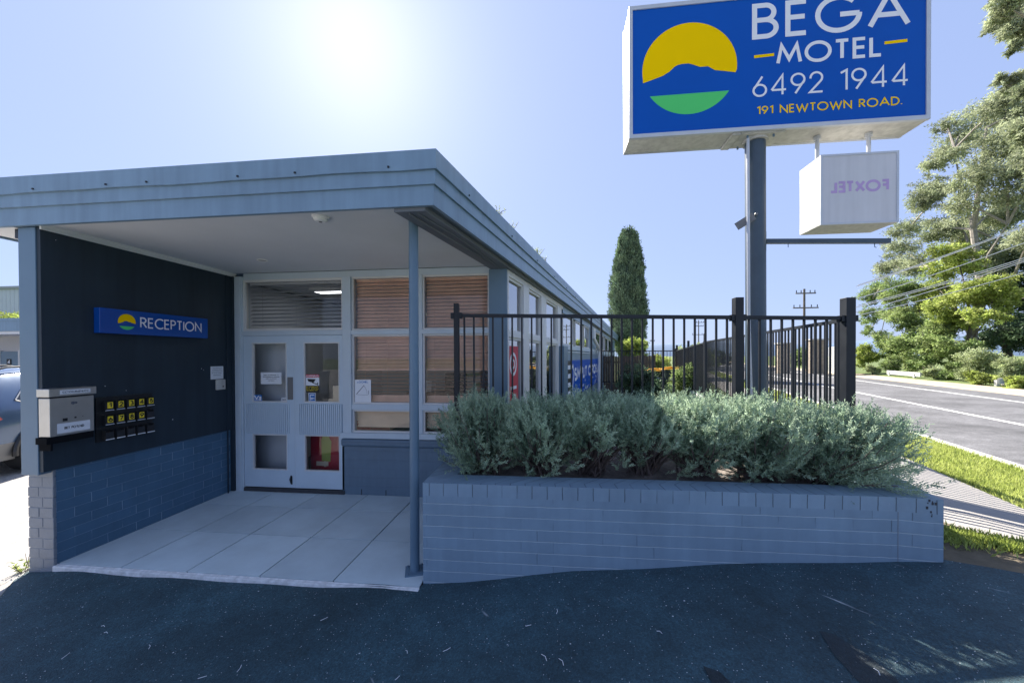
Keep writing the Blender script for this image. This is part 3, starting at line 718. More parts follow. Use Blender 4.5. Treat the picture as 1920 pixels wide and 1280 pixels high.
# left wall: painted bricks below, dark cladding above, ragged brick end facing the driveway
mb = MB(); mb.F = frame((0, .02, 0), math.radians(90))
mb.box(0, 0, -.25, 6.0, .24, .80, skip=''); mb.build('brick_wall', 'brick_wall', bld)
mb = MB(); mb.box(-.24, 0.02, .80, -.001, 6.0, 2.80); mb.build('upper_wall', 'brick_end', bld)
mb = MB(); rr = random.Random(3)
for k in range(36):                                # individual bricks at the end of the wall, from the asphalt up
    z0 = -.205 + .0855 * k; z1 = z0 + .0785
    if z1 > 2.77: break
    lo, hi = (.148, .232) if k % 2 else (.113, .232)
    sp = -.24 + (.105 if k % 2 else .14) + rr.uniform(-.004, .004)
    j = lambda s=.005: rr.uniform(-s, s)
    if z0 < .80:
        mb.box(-.241 + j(), -.002 + j(.002), z0, sp - .004, .0199, z1); mb.box(sp + .004, -.002 + j(.002), z0, .003 + j(.002), .0199, z1)
    else:
        mb.box(-.241 + j(.007), .004 + j(.002), z0, -.15, .0199, z1)
mb.box(-.234, .0015, -.25, -.002, .0195, .80)
mb.build('brick_pier', 'brick_end', bld, bevel=.004)
mb = MB(); mb.box(-.005, -.075, .795, .030, D - .05, 2.80)
cl = mb.build('dark_cladding_panel', 'cladding', bld)
mb = MB(); mb.box(.0302, D - .13, .0, .042, D - .118, 2.76); mb.box(.002, D - .05, -.02, .05, D - .002, 2.76)
mb.build('cladding_edge_trim', 'cladding', bld)
mb = MB()
for (y, z, s) in ((1.30, 1.59, .007), (1.325, 1.575, .006), (.35, 1.46, .006), (.52, 1.405, .005), (.96, 1.05, .008), (.02, 2.70, .004)):
    mb = MB(); mb.box(.0301, y - s / 2, z - s / 2, .0315, y + s / 2, z + s / 2); mb.build('paint_chip', 'paper', cl)
mb = MB(); mb.box(-.168, -.083, .772, -.006, -.0765, 2.777); mb.box(-.168, -.0765, .772, -.006, .0, 2.777)
mb.build('corner_trim', 'slate_post', bld, bevel=.004)
# little gutter block behind the trim
mb = MB(); mb.box(-.235, -.06, 2.70, -.172, .1, 2.777); mb.build('rainhead', 'black', bld)

# back wall of the porch ------------------------------------------------------
BF = frame((0, D, 0), 0)
mb = MB(BF)
mb.box(.055, -.03, -.02, .165, .10, 2.758); mb.box(.105, -.045, -.02, .150, -.0301, 2.758)      # left jamb, moulded
mb.box(.165, -.005, 2.715, 3.40, .10, 2.80)                                                     # head
mb.box(.165, -.03, 1.998, 1.535, .10, 2.058)                                                    # door transom
mb.box(1.535, -.045, .72, 1.645, .10, 2.715)                                                    # mullion beside the door
mb.box(2.508, -.03, .78, 2.556, .09, 2.715)
for a, b in ((1.645, 2.508), (2.556, 3.385)):
    mb.box(a, -.04, 1.996, b, .09, 2.048); mb.box(a, -.035, 1.066, b, .09, 1.133)
mb.box(1.50, -.055, .712, 3.40, .10, .78)                                                       # sill
mb.build('window_framing', 'frame', bld, bevel=.003)
mb = MB(BF); mb.box(3.385, -.05, -.02, 3.60, .14, 2.755); mb.build('corner_post', 'slate_post', bld, bevel=.004)
# brick base with its rounded capping
mb = MB(BF); mb.box(1.505, -.012, -.05, 3.384, .16, .60); base = mb.build('brick_base', 'brick_base', bld)
mb = MB(BF); mb.box(1.49, -.035, .60, 3.384, .16, .705)
cpb = mb.build('base_capping', 'brick_base', base, bevel=.03)
for gx in (1.752, 2.07):
    mb = MB(BF); mb.box(gx, -.0145, -.04, gx + .01, -.0125, .07); mb.build('base_groove', 'black', base)

def window(F, x0, x1, z0, z1, fw, mat, glass='glass', name='window', depth=.05, y0=-.012, parent=None):
    """frame with beads, and its pane"""
    mb = MB(F)
    mb.box(x0, y0, z0, x1, y0 + depth, z0 + fw); mb.box(x0, y0, z1 - fw, x1, y0 + depth, z1)
    mb.box(x0, y0 + .001, z0 + fw, x0 + fw, y0 + depth, z1 - fw); mb.box(x1 - fw, y0 + .001, z0 + fw, x1, y0 + depth, z1 - fw)
    wnd = mb.build(name, mat, parent or bld)
    mb = MB(F); mb.face([(x0 + fw, y0 + depth * .5, z0 + fw), (x1 - fw, y0 + depth * .5, z0 + fw), (x1 - fw, y0 + depth * .5, z1 - fw), (x0 + fw, y0 + depth * .5, z1 - fw)])
    mb.build('pane', glass, wnd)
    return wnd

def blind(F, x0, x1, z0, z1, tilt, mat, wnd, sp=.043, y=.085, name='blind', wd=.05, cords=True):
    mb = MB(F); z = z1 - .02; rr = random.Random(int(x0 * 100 + z0 * 10))
    mb.box(x0, y - .025, z1 - .03, x1, y + .03, z1)
    while z > z0 + .02:
        zc = z; tl = math.radians((tilt(zc) if callable(tilt) else tilt) + rr.uniform(-2, 2)); dy = math.cos(tl) * wd / 2; dz = math.sin(tl) * wd / 2
        e = rr.uniform(-.002, .002)
        P = [(x0, y - dy, zc - dz + e), (x1, y - dy, zc - dz - e), (x1, y + dy, zc + dz - e), (x0, y + dy, zc + dz + e)]
        mb.face(P); mb.face([(p[0], p[1] - .0025 * math.sin(tl), p[2] - .003 * math.cos(tl) - .0008) for p in P[::-1]])
        z -= sp
    if cords:
        for f in (.14, .5, .86):
            x = x0 + (x1 - x0) * f; mb.box(x - .0015, y - .031, z0 + .02, x + .0015, y - .029, z1 - .02)
    return mb.build(name, mat, wnd)

wt = window(BF, .165, 1.535, 2.058, 2.715, .030, 'frame_pale', name='transom_window')
blind(BF, .20, 1.50, 2.09, 2.69, 30, 'blind_grey', wt, sp=.048)
def tl(z): return 66 if z > 1.60 else 4
for a, b in ((1.645, 2.508), (2.556, 3.385)):
    wu = window(BF, a, b, 2.048, 2.715, .022, 'frame_pale', name='upper_window'); blind(BF, a + .02, b - .02, 2.06, 2.70, 53, 'blind', wu, sp=.044)
    wm = window(BF, a, b, 1.133, 1.996, .022, 'frame_pale', name='middle_window'); blind(BF, a + .02, b - .02, 1.14, 1.985, lambda z: 53 if z > 1.56 or z < 1.24 else 2, 'blind', wm, sp=.044)
    wl = window(BF, a, b, .78, 1.066, .022, 'frame_pale', name='lower_window'); blind(BF, a + .02, b - .02, .79, 1.06, 50, 'blind_low', wl, sp=.046, cords=False)

# the double door: two leaves, each with two panes and a fluted panel
for k, (x0, x1) in enumerate(((.168, .868), (.873, 1.530))):
    dr_z0, dr_z1 = .055, 1.996
    px0, px1 = (.283, .765) if k == 0 else (.998, 1.478)
    mb = MB(BF)
    mb.box(x0, -.012, dr_z0, px0, .035, dr_z1); mb.box(px1, -.012, dr_z0, x1, .035, dr_z1)
    for a, b in ((dr_z0, .275), (.735, 1.145), (1.908, dr_z1)): mb.box(px0, -.012, a, px1, .035, b)
    leaf = mb.build('door', 'door', bld)
    tag(leaf, 'left door leaf of the double door, paper notice on its upper pane' if k == 0 else 'right door leaf of the double door, security stickers on its upper pane')
    for a, b in ((.275, .735), (1.145, 1.908)):
        mb = MB(BF)
        mb.box(px0, -.016, a, px0 + .014, .02, b); mb.box(px1 - .014, -.016, a, px1, .02, b)
        mb.box(px0 + .014, -.016, a, px1 - .014, .02, a + .014); mb.box(px0 + .014, -.016, b - .014, px1 - .014, .02, b)
        bead = mb.build('glazing_bead', 'frame_pale', leaf)
        mb = MB(BF); mb.face([(px0 + .014, .01, a + .014), (px1 - .014, .01, a + .014), (px1 - .014, .01, b - .014), (px0 + .014, .01, b - .014)]); mb.build('pane', 'glass', leaf)
    # fluted kick panel
    mb = MB(BF); fx0, fx1 = (.185, .805) if k == 0 else (.925, 1.515); n = 22
    for i in range(n):
        a = fx0 + (fx1 - fx0) * i / n; b = fx0 + (fx1 - fx0) * (i + 1) / n; m = (a + b) / 2; dp = .006 if k == 0 else .014
        mb.box(a + .002, -.017 - dp, .742, b - .006, -.0125, 1.128)
    mb.build('fluted_panel', 'door', leaf, bevel=.002)
    if k == 0:
        mb = MB(BF); mb.box(.775, -.019, 1.18, .85, -.0125, 1.467); mb.build('push_plate', 'cargrey', leaf, bevel=.002)
        mb = MB(BF); mb.box(.809, -.018, .10, .829, -.0125, .205); mb.tube([(.82, -.022, .215), (.813, -.035, .17), (.823, -.03, .12)], .008, 8); mb.build('door_bolt', 'black', leaf)
    else:
        mb = MB(BF); mb.box(.868, -.014, .055, .874, .0, 1.99); mb.build('meeting_strip', 'frame', leaf)
mb = MB(BF); mb.box(.165, -.03, .0, 1.535, .09, .045); mb.build('threshold', 'joint', bld)

# porch slab: tiles with open joints on a concrete bed
mb = MB(); mb.box(-.02, .012, -.16, 3.137, 6.0, -.012); mb.build('slab_bed', 'joint', bld)
mb = MB()
xs = [0.0, .6, 1.2, 1.835, 2.45, 3.14]; ys = [.026, .663, 1.30, 1.79]; g = .006
for i in range(5):
    for j in range(3): mb.box(xs[i] + g, ys[j] + g, -.012, xs[i + 1] - g, ys[j + 1] - g, .0 + random.uniform(-.001, .001))
ps = mb.build('porch_paving', 'slab', None, weld=True); tag(ps, kind='structure')
mb = MB(); mb.box(.0, -.012, -.16, 3.14, .0118, -.006); mb.box(.0, .0119, -.16, 3.14, .0262, -.003)
tag(mb.build('pavement_edge', 'edge', None, bevel=.006), kind='structure')

# slender verandah post with its base plate
mb = MB(); mb.tube([(3.03, .218, .008), (3.035, .218, 2.80)], .037, 20); vp = mb.build('verandah_post', 'slate_post', bld)
mb = MB(frame((3.03, .218, 0), math.radians(20))); mb.box(-.075, -.075, .0005, .075, .075, .010)
for a, b in ((-.055, -.055), (.055, -.055), (.055, .055), (-.055, .055)): mb.tube([(a, b, .010), (a, b, .022)], .009, 6)
mb.build('base_plate', 'slate_post', vp)

# side wall facing the road ---------------------------------------------------
SW0 = Vector((3.585, D, 0)); SF = frame(SW0, SA)
def s_win(x0, x1, z0, z1, name='side_window', curtain=True, fw=.03, cz=None):
    wnd = window(SF, x0, x1, z0, z1, fw, 'frame_pale', glass='glass_side', name=name, depth=.06, y0=.0)
    if curtain:
        mb = MB(SF); n = 26
        for i in range(n):
            a = x0 + (x1 - x0) * i / n; b = x0 + (x1 - x0) * (i + 1) / n
            mb.face([(a, .16 + .015 * (i % 2), z0), (b, .16 + .015 * ((i + 1) % 2), z0), (b, .16 + .015 * ((i + 1) % 2), cz or z1), (a, .16 + .015 * (i % 2), cz or z1)])
        mb.build('curtain', 'curtain', wnd)
    return wnd
mb = MB(SF)
for a, b in ((.0, .05), (.66, .93), (1.64, 1.98), (2.92, 3.30)): mb.box(a, -.02, .05, b, .12, 2.70)
for a, b in ((.05, .66), (.93, 1.64), (1.98, 2.92)): mb.box(a, -.018, 1.955, b, .11, 2.02); mb.box(a, -.018, .05, b, .11, .35)
mb.box(0, -.021, 2.685, 3.45, .12, 2.80)
mb.build('side_window_framing', 'frame_pale', bld, bevel=.004)
for a, b in ((.05, .66), (.93, 1.64), (1.98, 2.92)):
    s_win(a, b, 2.02, 2.685); s_win(a, b, .35, 1.955, curtain=False)
mb = MB(SF)
mb.box(3.45, -.02, 2.62, 21.8, .12, 2.80)
mb.box(3.45, .0, -.1, 21.8, .14, 1.80)
mb.box(8.0, .0, 1.80, 9.9, .14, 2.62); mb.box(11.9, .0, 1.80, 12.3, .14, 2.62); mb.box(20.0, 0, 1.8, 21.8, .14, 2.62)
mb.box(21.66, .14, -.1, 21.8, 6, 3.0)
mb.build('side_wall', 'slate', bld)
mb = MB(SF); mb.box(3.45, -.03, 1.80, 9.9, .001, 1.835); mb.box(3.45, -.025, 1.86, 9.9, -.0, 1.96); mb.box(10.2, -.025, 1.80, 21.6, .0, 1.93)
mb.build('sill_band', 'frame', bld)
for a, b in ((3.55, 4.85), (5.2, 6.35), (6.8, 7.95), (10.0, 11.8), (12.4, 13.5), (14.2, 16.0), (16.4, 19.6)): s_win(a, b, 1.965, 2.615, name='clerestory_window')
mb = MB(SF); mb.box(3.02, -.12, .02, 3.46, .0, 1.92); mb.build('side_pier', 'slate_post', bld)
mb = MB(SF)
for i in range(18): mb.box(11.6, -.004, .1 + i * .095, 21.6, -.0005, .1 + i * .095 + .084)
mb.build('weatherboard', 'slate', bld)
mb = MB(SF); mb.box(8.35, -.13, 2.30, 8.62, -.001, 2.64); mb.tube([(8.5, -.07, 2.34), (9.1, -.14, 2.10), (10.0, -.12, 1.93), (10.0, -.1, .1)], .055, 12); mb.build('downpipe', 'white', bld)

# interior ---------------------------------------------------------------------
mb = MB()
mb.box(.0, D + .1, -.01, 3.55, 6.0, .03); mb.m = 1
mb.face([(.012, D + .1, .03), (.012, 6, .03), (.012, 6, 2.72), (.012, D + .1, 2.72)]); mb.face([(.0, 5.98, .03), (4.4, 5.98, .03), (4.4, 5.98, 2.72), (0, 5.98, 2.72)])
mb.face([(0, D + .1, 2.74), (0, 6, 2.74), (4.4, 6, 2.74), (3.5, D + .1, 2.74)])
mb.box(.02, D + .30, .03, .80, D + .34, 2.0); mb.box(1.02, D + 1.1, .03, 1.06, D + 1.9, 2.2)
mb.build('interior_lining', ['infloor', 'inwall'], bld)
cl_ = empty('ceiling_light', (.85, 2.62, 2.72), 'lit rectangular ceiling light seen through the slats above the double door', 'ceiling light')
mb = MB(); mb.box(.60, 2.42, 2.69, 1.10, 2.82, 2.735); mb.build('frame', 'white', cl_)
mb = MB(); mb.face([(.62, 2.80, 2.688), (1.08, 2.80, 2.688), (1.08, 2.44, 2.688), (.62, 2.44, 2.688)][::-1]); mb.build('diffuser', 'lamp', cl_)
ct = empty('reception_counter', (2.4, 4.0, .03), 'brown reception counter inside behind the blinds', 'counter')
mb = MB(); mb.box(1.6, 3.8, .03, 3.6, 4.3, 1.05); mb.build('cabinet', 'wood', ct)
mb = MB(); mb.box(1.55, 3.72, 1.05, 3.65, 4.36, 1.09); mb.build('counter_top', 'black_matt', ct)
mb = MB(); mb.box(2.2, 3.9, 1.09, 2.6, 3.95, 1.42); mb.box(2.36, 3.96, 1.09, 2.44, 4.05, 1.2); mb.build('screen', 'black', ct)
mb = MB(); mb.box(1.75, 3.9, 1.09, 1.95, 4.15, 1.28); mb.build('tray', 'paper', ct)
fz = empty('ice_cream_freezer', (1.3, 2.25, .03), 'red ice cream freezer with a green ice lolly picture behind the right door', 'freezer')
mb = MB(); mb.box(.90, 2.0, .16, 1.75, 2.6, .88); mb.build('body', 'fridge_red', fz, bevel=.02)
mb = MB(); mb.box(.92, 2.02, .03, 1.73, 2.58, .16); mb.build('plinth', 'black', fz)
mb = MB(); mb.box(.89, 1.99, .8805, 1.76, 2.61, .93); mb.build('lid', 'white', fz, bevel=.01)
mb = MB(frame((0, 2.0, 0)))
pl = [(1.07, .34), (1.19, .33), (1.205, .60), (1.17, .66), (1.165, .70), (1.13, .73), (1.09, .70), (1.065, .62)]
mb.prism(pl, -.004, -.0005); mb.build('lolly_picture', 'lolly', fz)
mb = MB(frame((0, 2.0, 0))); mb.box(1.10, -.003, .26, 1.13, -.0005, .335); mb.box(.99, -.0025, .27, 1.16, -.0003, .33); mb.build('picture_base', 'cream', fz)
mb = MB(frame((0, 2.0, 0))); mb.box(1.30, -.004, .46, 1.56, -.0005, .80); mb.build('poster', 'pink', fz)

# ------------------------------------------------------------------ things on the porch
# emblem shared by the signs: low sun over a mountain, and a green dish (drawn at unit radius)
def emblem(mbY, mbG, cx, cz, r, y):
    top = [(cx + r * math.cos(math.radians(a)), cz + r * math.sin(math.radians(a))) for a in np.linspace(-10.5, 194.2, 44)]
    ridge = [(5.311, 5.249), (5.45, 5.29), (5.56, 5.325), (5.638, 5.368), (5.70, 5.425), (5.745, 5.447), (5.80, 5.455), (5.874, 5.454), (5.94, 5.43), (6.013, 5.397), (6.108, 5.398), (6.15, 5.37), (6.193, 5.342), (6.30, 5.322), (6.438, 5.294)]
    R = [(cx + (x - 5.88) / .578 * r, cz + (z - 5.39) / .578 * r) for x, z in ridge]
    top = [p for p in top]; top[0] = R[-1]; top[-1] = R[0]
    mbY.face([(x, y, z) for x, z in R + top[1:-1]])
    a0 = math.degrees(math.asin((5.073 - 5.39) / .578))
    dish = [(cx + r * math.cos(math.radians(a)), cz + r * math.sin(math.radians(a))) for a in np.linspace(180 - a0, 360 + a0, 30)]
    mbG.face([(x, y, z) for x, z in dish])

LF = lambda x: frame((x, 0, 0), math.radians(90))     # local x = along the wall (+Y), facing the porch
rs = empty('reception_sign', (.03, .8, 2.07), 'long blue wall sign reading RECEPTION with a sun emblem', 'sign')
RF = frame((.092, 0, 0), math.radians(90))
mb = MB(RF); mb.box(.27, 0, 1.945, 1.325, .0618, 2.175); mb.build('sign_box', 'blue2', rs, bevel=.003)
mb = MB(RF); mY = MB(RF); mG = MB(RF); emblem(mY, mG, .485, 2.062, .075, -.0015); mY.build('sun_emblem', 'yellow', rs); mG.build('green_emblem', 'green', rs)
text(mb, 'RECEPTION', .605, 1.238, 2.015, .105, .125, -.0012, track=.24); mb.build('lettering', 'letter', rs)

lb = empty('letterbox', (.12, .05, 1.1), 'brushed steel letterbox with white label mounted on the dark wall', 'letterbox')
LB = frame((.135, 0, 0), math.radians(90))
mb = MB(LB); mb.box(-.10, 0, 1.085, .19, .104, 1.395); mb.build('body', 'steel', lb, bevel=.004)
mb = MB(LB); mb.box(-.112, -.014, 1.408, .20, .1045, 1.472); mb.build('hood', 'steel', lb, bevel=.004)
mb = MB(LB); mb.box(-.098, .005, 1.395, .188, .1, 1.408); mb.box(-.095, -.0012, 1.083, .185, .104, 1.0849); mb.build('slot_and_shadow', 'ink', lb)  # second box is a painted shadow line under the body
mb = MB(LB); mb.box(-.02, -.002, 1.20, .01, -.0003, 1.225)
mb.box(.055, -.002, 1.215, .068, -.0003, 1.227); mb.box(.108, -.002, 1.222, .113, -.0003, 1.227); mb.build('viewing_holes', 'ink', lb)
mb = MB(LB); mb.disc((.045, 1.345), .012, -.006, 0, 16); mb.disc((.065, 1.345), .009, -.004, 0, 16); mb.build('lock', 'ink_grey', lb)
mb = MB(LB); mb.box(-.055, -.0025, 1.105, .16, -.0002, 1.185); lab = mb.build('label_card', 'paper', lb)
mb = MB(LB); text(mb, 'BET POTLND', -.01, .115, 1.135, .020, .2, -.0028); mb.build('lettering', 'ink', lab)
mb = MB(LB); mb.box(-.045, -.0165, 1.424, .155, -.0142, 1.458); lab2 = mb.build('hood_label', 'paper', lb)
mb = MB(LB); text(mb, 'CCTOSUBUENUCC', -.03, .14, 1.433, .015, .22, -.0168); mb.build('lettering', 'ink_grey', lab2)
mb = MB(LB); mb.box(-.098, -.003, .975, -.085, .104, 1.084); mb.box(-.12, .0, 1.03, .185, .104, 1.0828); mb.build('bracket', 'matt', lb)

kr = empty('key_rack', (.03, .52, 1.1), 'black rack of key pockets with yellow number tags 1 to 9', 'key rack')
KF = frame((.03, 0, 0), math.radians(90))
mb = MB(KF)
for z0, z1 in ((1.225, 1.36), (1.095, 1.222), (.955, 1.085)): mb.box(.27, -.012, z0, .745, -.0005, z1)
mb.build('backboard', 'black', kr)
for r in range(3):
    for c in range(5):
        x = .315 + c * .088; z = (1.235, 1.105, .968)[r]
        mb = MB(KF); mb.box(x, -.05, z, x + .064, -.0125, z + .012); mb.box(x, -.05, z + .012, x + .064, -.046, z + .07)
        mb.box(x, -.0458, z + .012, x + .003, -.0125, z + .088); mb.box(x + .061, -.0458, z + .012, x + .064, -.0125, z + .088)
        pk = mb.build('pocket', 'black_matt', kr)
        mb = MB(KF); mb.box(x - .002, -.0535, z + .0, x + .066, -.0505, z + .008); mb.build('label_strip', 'alu' if r < 2 else 'paper', pk)
        k = r * 5 + c + 1
        if k <= 9:
            mb = MB(KF); mb.box(x + .014, -.053, z + .022, x + .056, -.0502, z + .078); tg = mb.build('number_tag', 'tagyellow', pk)
            w_ = GL[str(k)][0] * .042; mb = MB(KF); text(mb, str(k), x + .035 - w_ / 2 - .001, x + .035 + w_ / 2 + .001, z + .028, .044, .22, -.0534, track=0); mb.build('number', 'ink', tg)

def notice(name, F, x0, x1, z0, z1, label, cat, mat='paper', y=-.002, th=.0015, parent=None):
    mb = MB(F); mb.box(x0, y, z0, x1, y + th, z1); o = mb.build(name, mat, parent); 
    return tag(o, label, cat)
def lines(F, rows, h, y, par, mat='ink', seed=1, wt=.2):
    """rows of fine print: (x0, x1, z)"""
    mb = MB(F); r = random.Random(seed)
    for x0, x1, z in rows:
        n = max(3, int((x1 - x0) / (h * .95))); t = ''.join(r.choice('AEIOUNRSTLCDMH') if r.random() > .17 else ' ' for _ in range(n)).strip() or 'A'
        text(mb, t, x0, x1, z, h, wt, y)
    return mb.build('print', mat, par)
PF = frame((.0305, 0, 0), math.radians(90))
n1 = notice('notice', PF, 1.415, 1.588, 1.455, 1.612, 'small white printed notice on the dark wall above the intercom', 'notice')
lines(PF, [(1.43, 1.57, 1.585), (1.435, 1.57, 1.565), (1.43, 1.575, 1.545), (1.43, 1.56, 1.525), (1.45, 1.55, 1.50)], .009, -.0024, n1, 'ink_grey', 3)
it = empty('intercom', (.03, 1.535, 1.385), 'pale grey intercom box with a small button below the printed notice', 'intercom')
mb = MB(PF); mb.box(1.476, -.028, 1.323, 1.594, -.0003, 1.447); mb.build('case', 'white_dirty', it, bevel=.006)
mb = MB(PF); mb.box(1.55, -.031, 1.352, 1.562, -.0283, 1.372); mb.build('button', 'ink', it)
GF = frame((0, D + .008, 0), 0)     # just in front of the door glass
n2 = notice('paper_notice', GF, .388, .676, 1.376, 1.526, 'white paper notice taped to the left door pane', 'notice')
lines(GF, [(.43, .635, 1.488), (.42, .645, 1.463), (.46, .605, 1.440), (.49, .575, 1.415)], .011, -.0025, n2, 'ink', 5, .24)
n3 = notice('sticker', GF, .283, .40, 1.158, 1.235, 'small dark blue sticker at the lower left corner of the left door pane', 'sticker', 'stblue')
mb = MB(GF); strip(mb, [(.30, 1.225), (.325, 1.185), (.36, 1.225)], .006, -.0025); strip(mb, [(.305, 1.175), (.375, 1.175)], .004, -.0025); mb.box(.365, -.0026, 1.165, .39, -.0021, 1.215); mb.build('print', 'letter', n3)
n4 = notice('sticker', GF, .672, .763, 1.150, 1.205, 'small white sticker at the lower right corner of the left door pane', 'sticker')
mb = MB(GF); text(mb, 'OOSO', .685, .755, 1.165, .022, .22, -.0025); mb.build('print', 'ink_grey', n4)
n5 = notice('security_sticker', GF, .998, 1.192, 1.36, 1.50, 'white security camera sticker with a red band on the right door pane', 'sticker')
mb = MB(GF); mb.box(.998, -.0036, 1.462, 1.192, -.0021, 1.50); rb = mb.build('red_band', 'red', n5)
mb = MB(GF); text(mb, 'WARNING', 1.008, 1.182, 1.469, .024, .2, -.004); mb.build('print', 'letter', rb)
mb = MB(GF); mb.face([(1.03, -.0026, 1.445), (1.045, -.0026, 1.41), (1.115, -.0026, 1.395), (1.145, -.0026, 1.44)]); mb.m = 0
mb.face([(1.09, -.0027, 1.402), (1.10, -.0027, 1.392), (1.172, -.0027, 1.366), (1.172, -.0027, 1.378)]); mb.box(1.165, -.0028, 1.365, 1.175, -.0022, 1.40); mb.build('camera_symbol', 'ink', n5)
n6 = notice('warning_sticker', GF, .998, 1.192, 1.272, 1.3595, 'black sticker with yellow print under the security camera sticker', 'sticker', 'ink')
lines(GF, [(1.015, 1.175, 1.338), (1.01, 1.185, 1.316), (1.02, 1.17, 1.292)], .012, -.0025, n6, 'tagyellow', 8, .26)
n7 = notice('blue_sticker', GF, 1.045, 1.14, 1.158, 1.266, 'blue and white payment sticker low on the right door pane', 'sticker', 'paper')
mb = MB(GF); mb.box(1.052, -.0035, 1.165, 1.132, -.0021, 1.258); mb.build('blue_panel', 'stblue', n7)
mb = MB(GF); mb.box(1.064, -.0045, 1.235, 1.125, -.0037, 1.245); mb.box(1.064, -.0045, 1.175, 1.074, -.0037, 1.2349); text(mb, 'EFT', 1.084, 1.126, 1.18, .026, .25, -.004); mb.build('print', 'letter', n7)
n8 = notice('cream_card', frame((0, D + .03, 0)), 1.30, 1.468, 1.146, 1.19, 'cream stepped card standing inside the right door pane', 'card', 'cream')
mb = MB(frame((0, D + .03, 0))); mb.box(1.362, -.002, 1.1902, 1.468, -.0005, 1.355); mb.build('upright', 'cream', n8)
WF = frame((0, D + .005, 0))
n9 = notice('poster', WF, 1.67, 1.882, 1.15, 1.436, 'white poster with a line drawing of a gable in the window beside the doors', 'poster')
mb = MB(WF); text(mb, 'LOCHIEL', 1.705, 1.84, 1.395, .024, .22, -.0024); mb.build('heading', 'stblue', n9)
mb = MB(WF); strip(mb, [(1.69, 1.255), (1.79, 1.365)], .004, -.0024); strip(mb, [(1.79, 1.365), (1.826, 1.30), (1.83, 1.255)], .0015, -.0024); strip(mb, [(1.69, 1.25), (1.84, 1.245)], .0015, -.0026); strip(mb, [(1.848, 1.25), (1.848, 1.30)], .0025, -.0024); mb.build('drawing', 'ink_grey', n9)
sd_ = empty('smoke_detector', (2.355, .053, 2.80), 'round white smoke detector on the porch ceiling', 'smoke detector')
mb = MB(); mb.tube([(2.355, .053, 2.802), (2.355, .053, 2.786)], .062, 28); mb.tube([(2.355, .053, 2.786), (2.355, .053, 2.774), (2.355, .053, 2.764)], [.05, .048, .035], 28); mb.build('housing', 'white', sd_)
mb = MB(); mb.tube([(2.355, .053, 2.764), (2.355, .053, 2.760)], .012, 12); mb.build('sensor', 'cargrey', sd_)
dl = empty('downlight', (.922, 1.177, 2.80), 'recessed round downlight with a pale rim in the porch ceiling', 'downlight')
mb = MB(); rim = [(.922 + .05 * math.cos(a), 1.177 + .05 * math.sin(a), 2.799) for a in np.linspace(0, 2 * math.pi, 33)]; mb.tube(rim, .006, 8, caps=False); mb.build('rim', 'white', dl)
mb = MB(); mb.tube([(.922, 1.177, 2.8015), (.922, 1.177, 2.800)], .046, 24); mb.build('lens', 'cargrey', dl)

# side banner and the poster inside the first side window
bn = empty('banner', tuple(SW0 + SD * 7 + SNV * .03), 'long blue banner with white lettering on the side wall behind the fence', 'banner')
BNF = frame(SW0 + SNV * .012, SA)
mb = MB(BNF); mb.box(4.2, -.004, .72, 10.6, -.0005, 1.62); mb.build('sheet', 'blue', bn)
words('lettering', BNF, 'SMPLIT CEROSU', 4.95, 10.5, 1.10, .34, .24, -.006, 'letter', bn, track=.16)
mb = MB(BNF); r = random.Random(4)
for i in range(60):
    x = r.uniform(4.3, 10.4); z = .74 + r.random() ** 2 * .28; s = r.uniform(.02, .07); mb.box(x, -.006, z, x + s * 2, -.0045, z + s)
strip(mb, [(4.45, 1.0), (4.5, 1.4), (4.7, 1.5), (4.85, 1.3), (4.7, 1.1), (4.6, .8)], .035, -.0062); mb.build('white_pattern', 'letter', bn)
mb = MB(frame(SW0 + SD * 0 + SNV * -.022, SA)); mb.box(.10, -.003, .95, .52, -.001, 1.85)
ps_ = tag(mb.build('red_poster', 'red'), 'red and white poster inside the first side window', 'poster')
mb = MB(frame(SW0 + SNV * -.022, SA)); strip(mb, _arc(.31, 1.62, .12, .13, 0, 360, 20), .02, -.005); strip(mb, _arc(.31, 1.62, .05, .05, 0, 360, 14), .015, -.005); strip(mb, _arc(.33, 1.12, .09, .1, 0, 360, 20), .02, -.005); mb.box(.20, -.006, 1.3, .44, -.0035, 1.34); mb.build('print', 'letter', ps_)
lr = empty('leaflet_rack', tuple(SW0 + SD * 3.9 + SNV * .1), 'black leaflet rack with white shelves beside the blue banner', 'rack')
mb = MB(SF); mb.box(3.62, -.06, .4, 4.12, -.001, 1.62); mb.build('frame', 'black', lr)
mb = MB(SF)
for i in range(6): mb.box(3.66, -.07, .48 + i * .19, 4.08, -.061, .57 + i * .19)
mb.build('shelf_fronts', 'paper', lr)

# ------------------------------------------------------------------ brick planter with its hedge
pt = empty('brick_planter', (4.9, .6, .35), 'long low blue grey brick planter wall in front of the fence', 'planter')
PA = math.radians(0.6); PLF = frame((3.145, .09, 0), PA); PLL = 3.31; PTOP = .757
def corner_course(mb, z0, z1, inset=0.0, x0=0.0, thick=.23):
    """front wall, short splayed right end and side wall as one run of masonry in plan"""
    ex, ey = PLL + .245, -.035
    o = [(x0, 0), (PLL, 0), (ex, ey), (ex + .55, 2.0), (ex + .55 - .23, 2.05), (ex - .20, thick), (x0 + .23, thick), (x0 + .23, 1.55), (x0, 1.55)]
    mb.slab(o, z0, z1)
mb = MB(PLF)
ex, ey = PLL + .245, -.035
def run(mb, a, b, z0, z1, u0):
    L = math.hypot(b[0] - a[0], b[1] - a[1])
    mb.face([(a[0], a[1], z0), (b[0], b[1], z0), (b[0], b[1], z1), (a[0], a[1], z1)], uv=[(u0, z0), (u0 + L, z0), (u0 + L, z1), (u0, z1)]); return u0 + L
ZC = .66
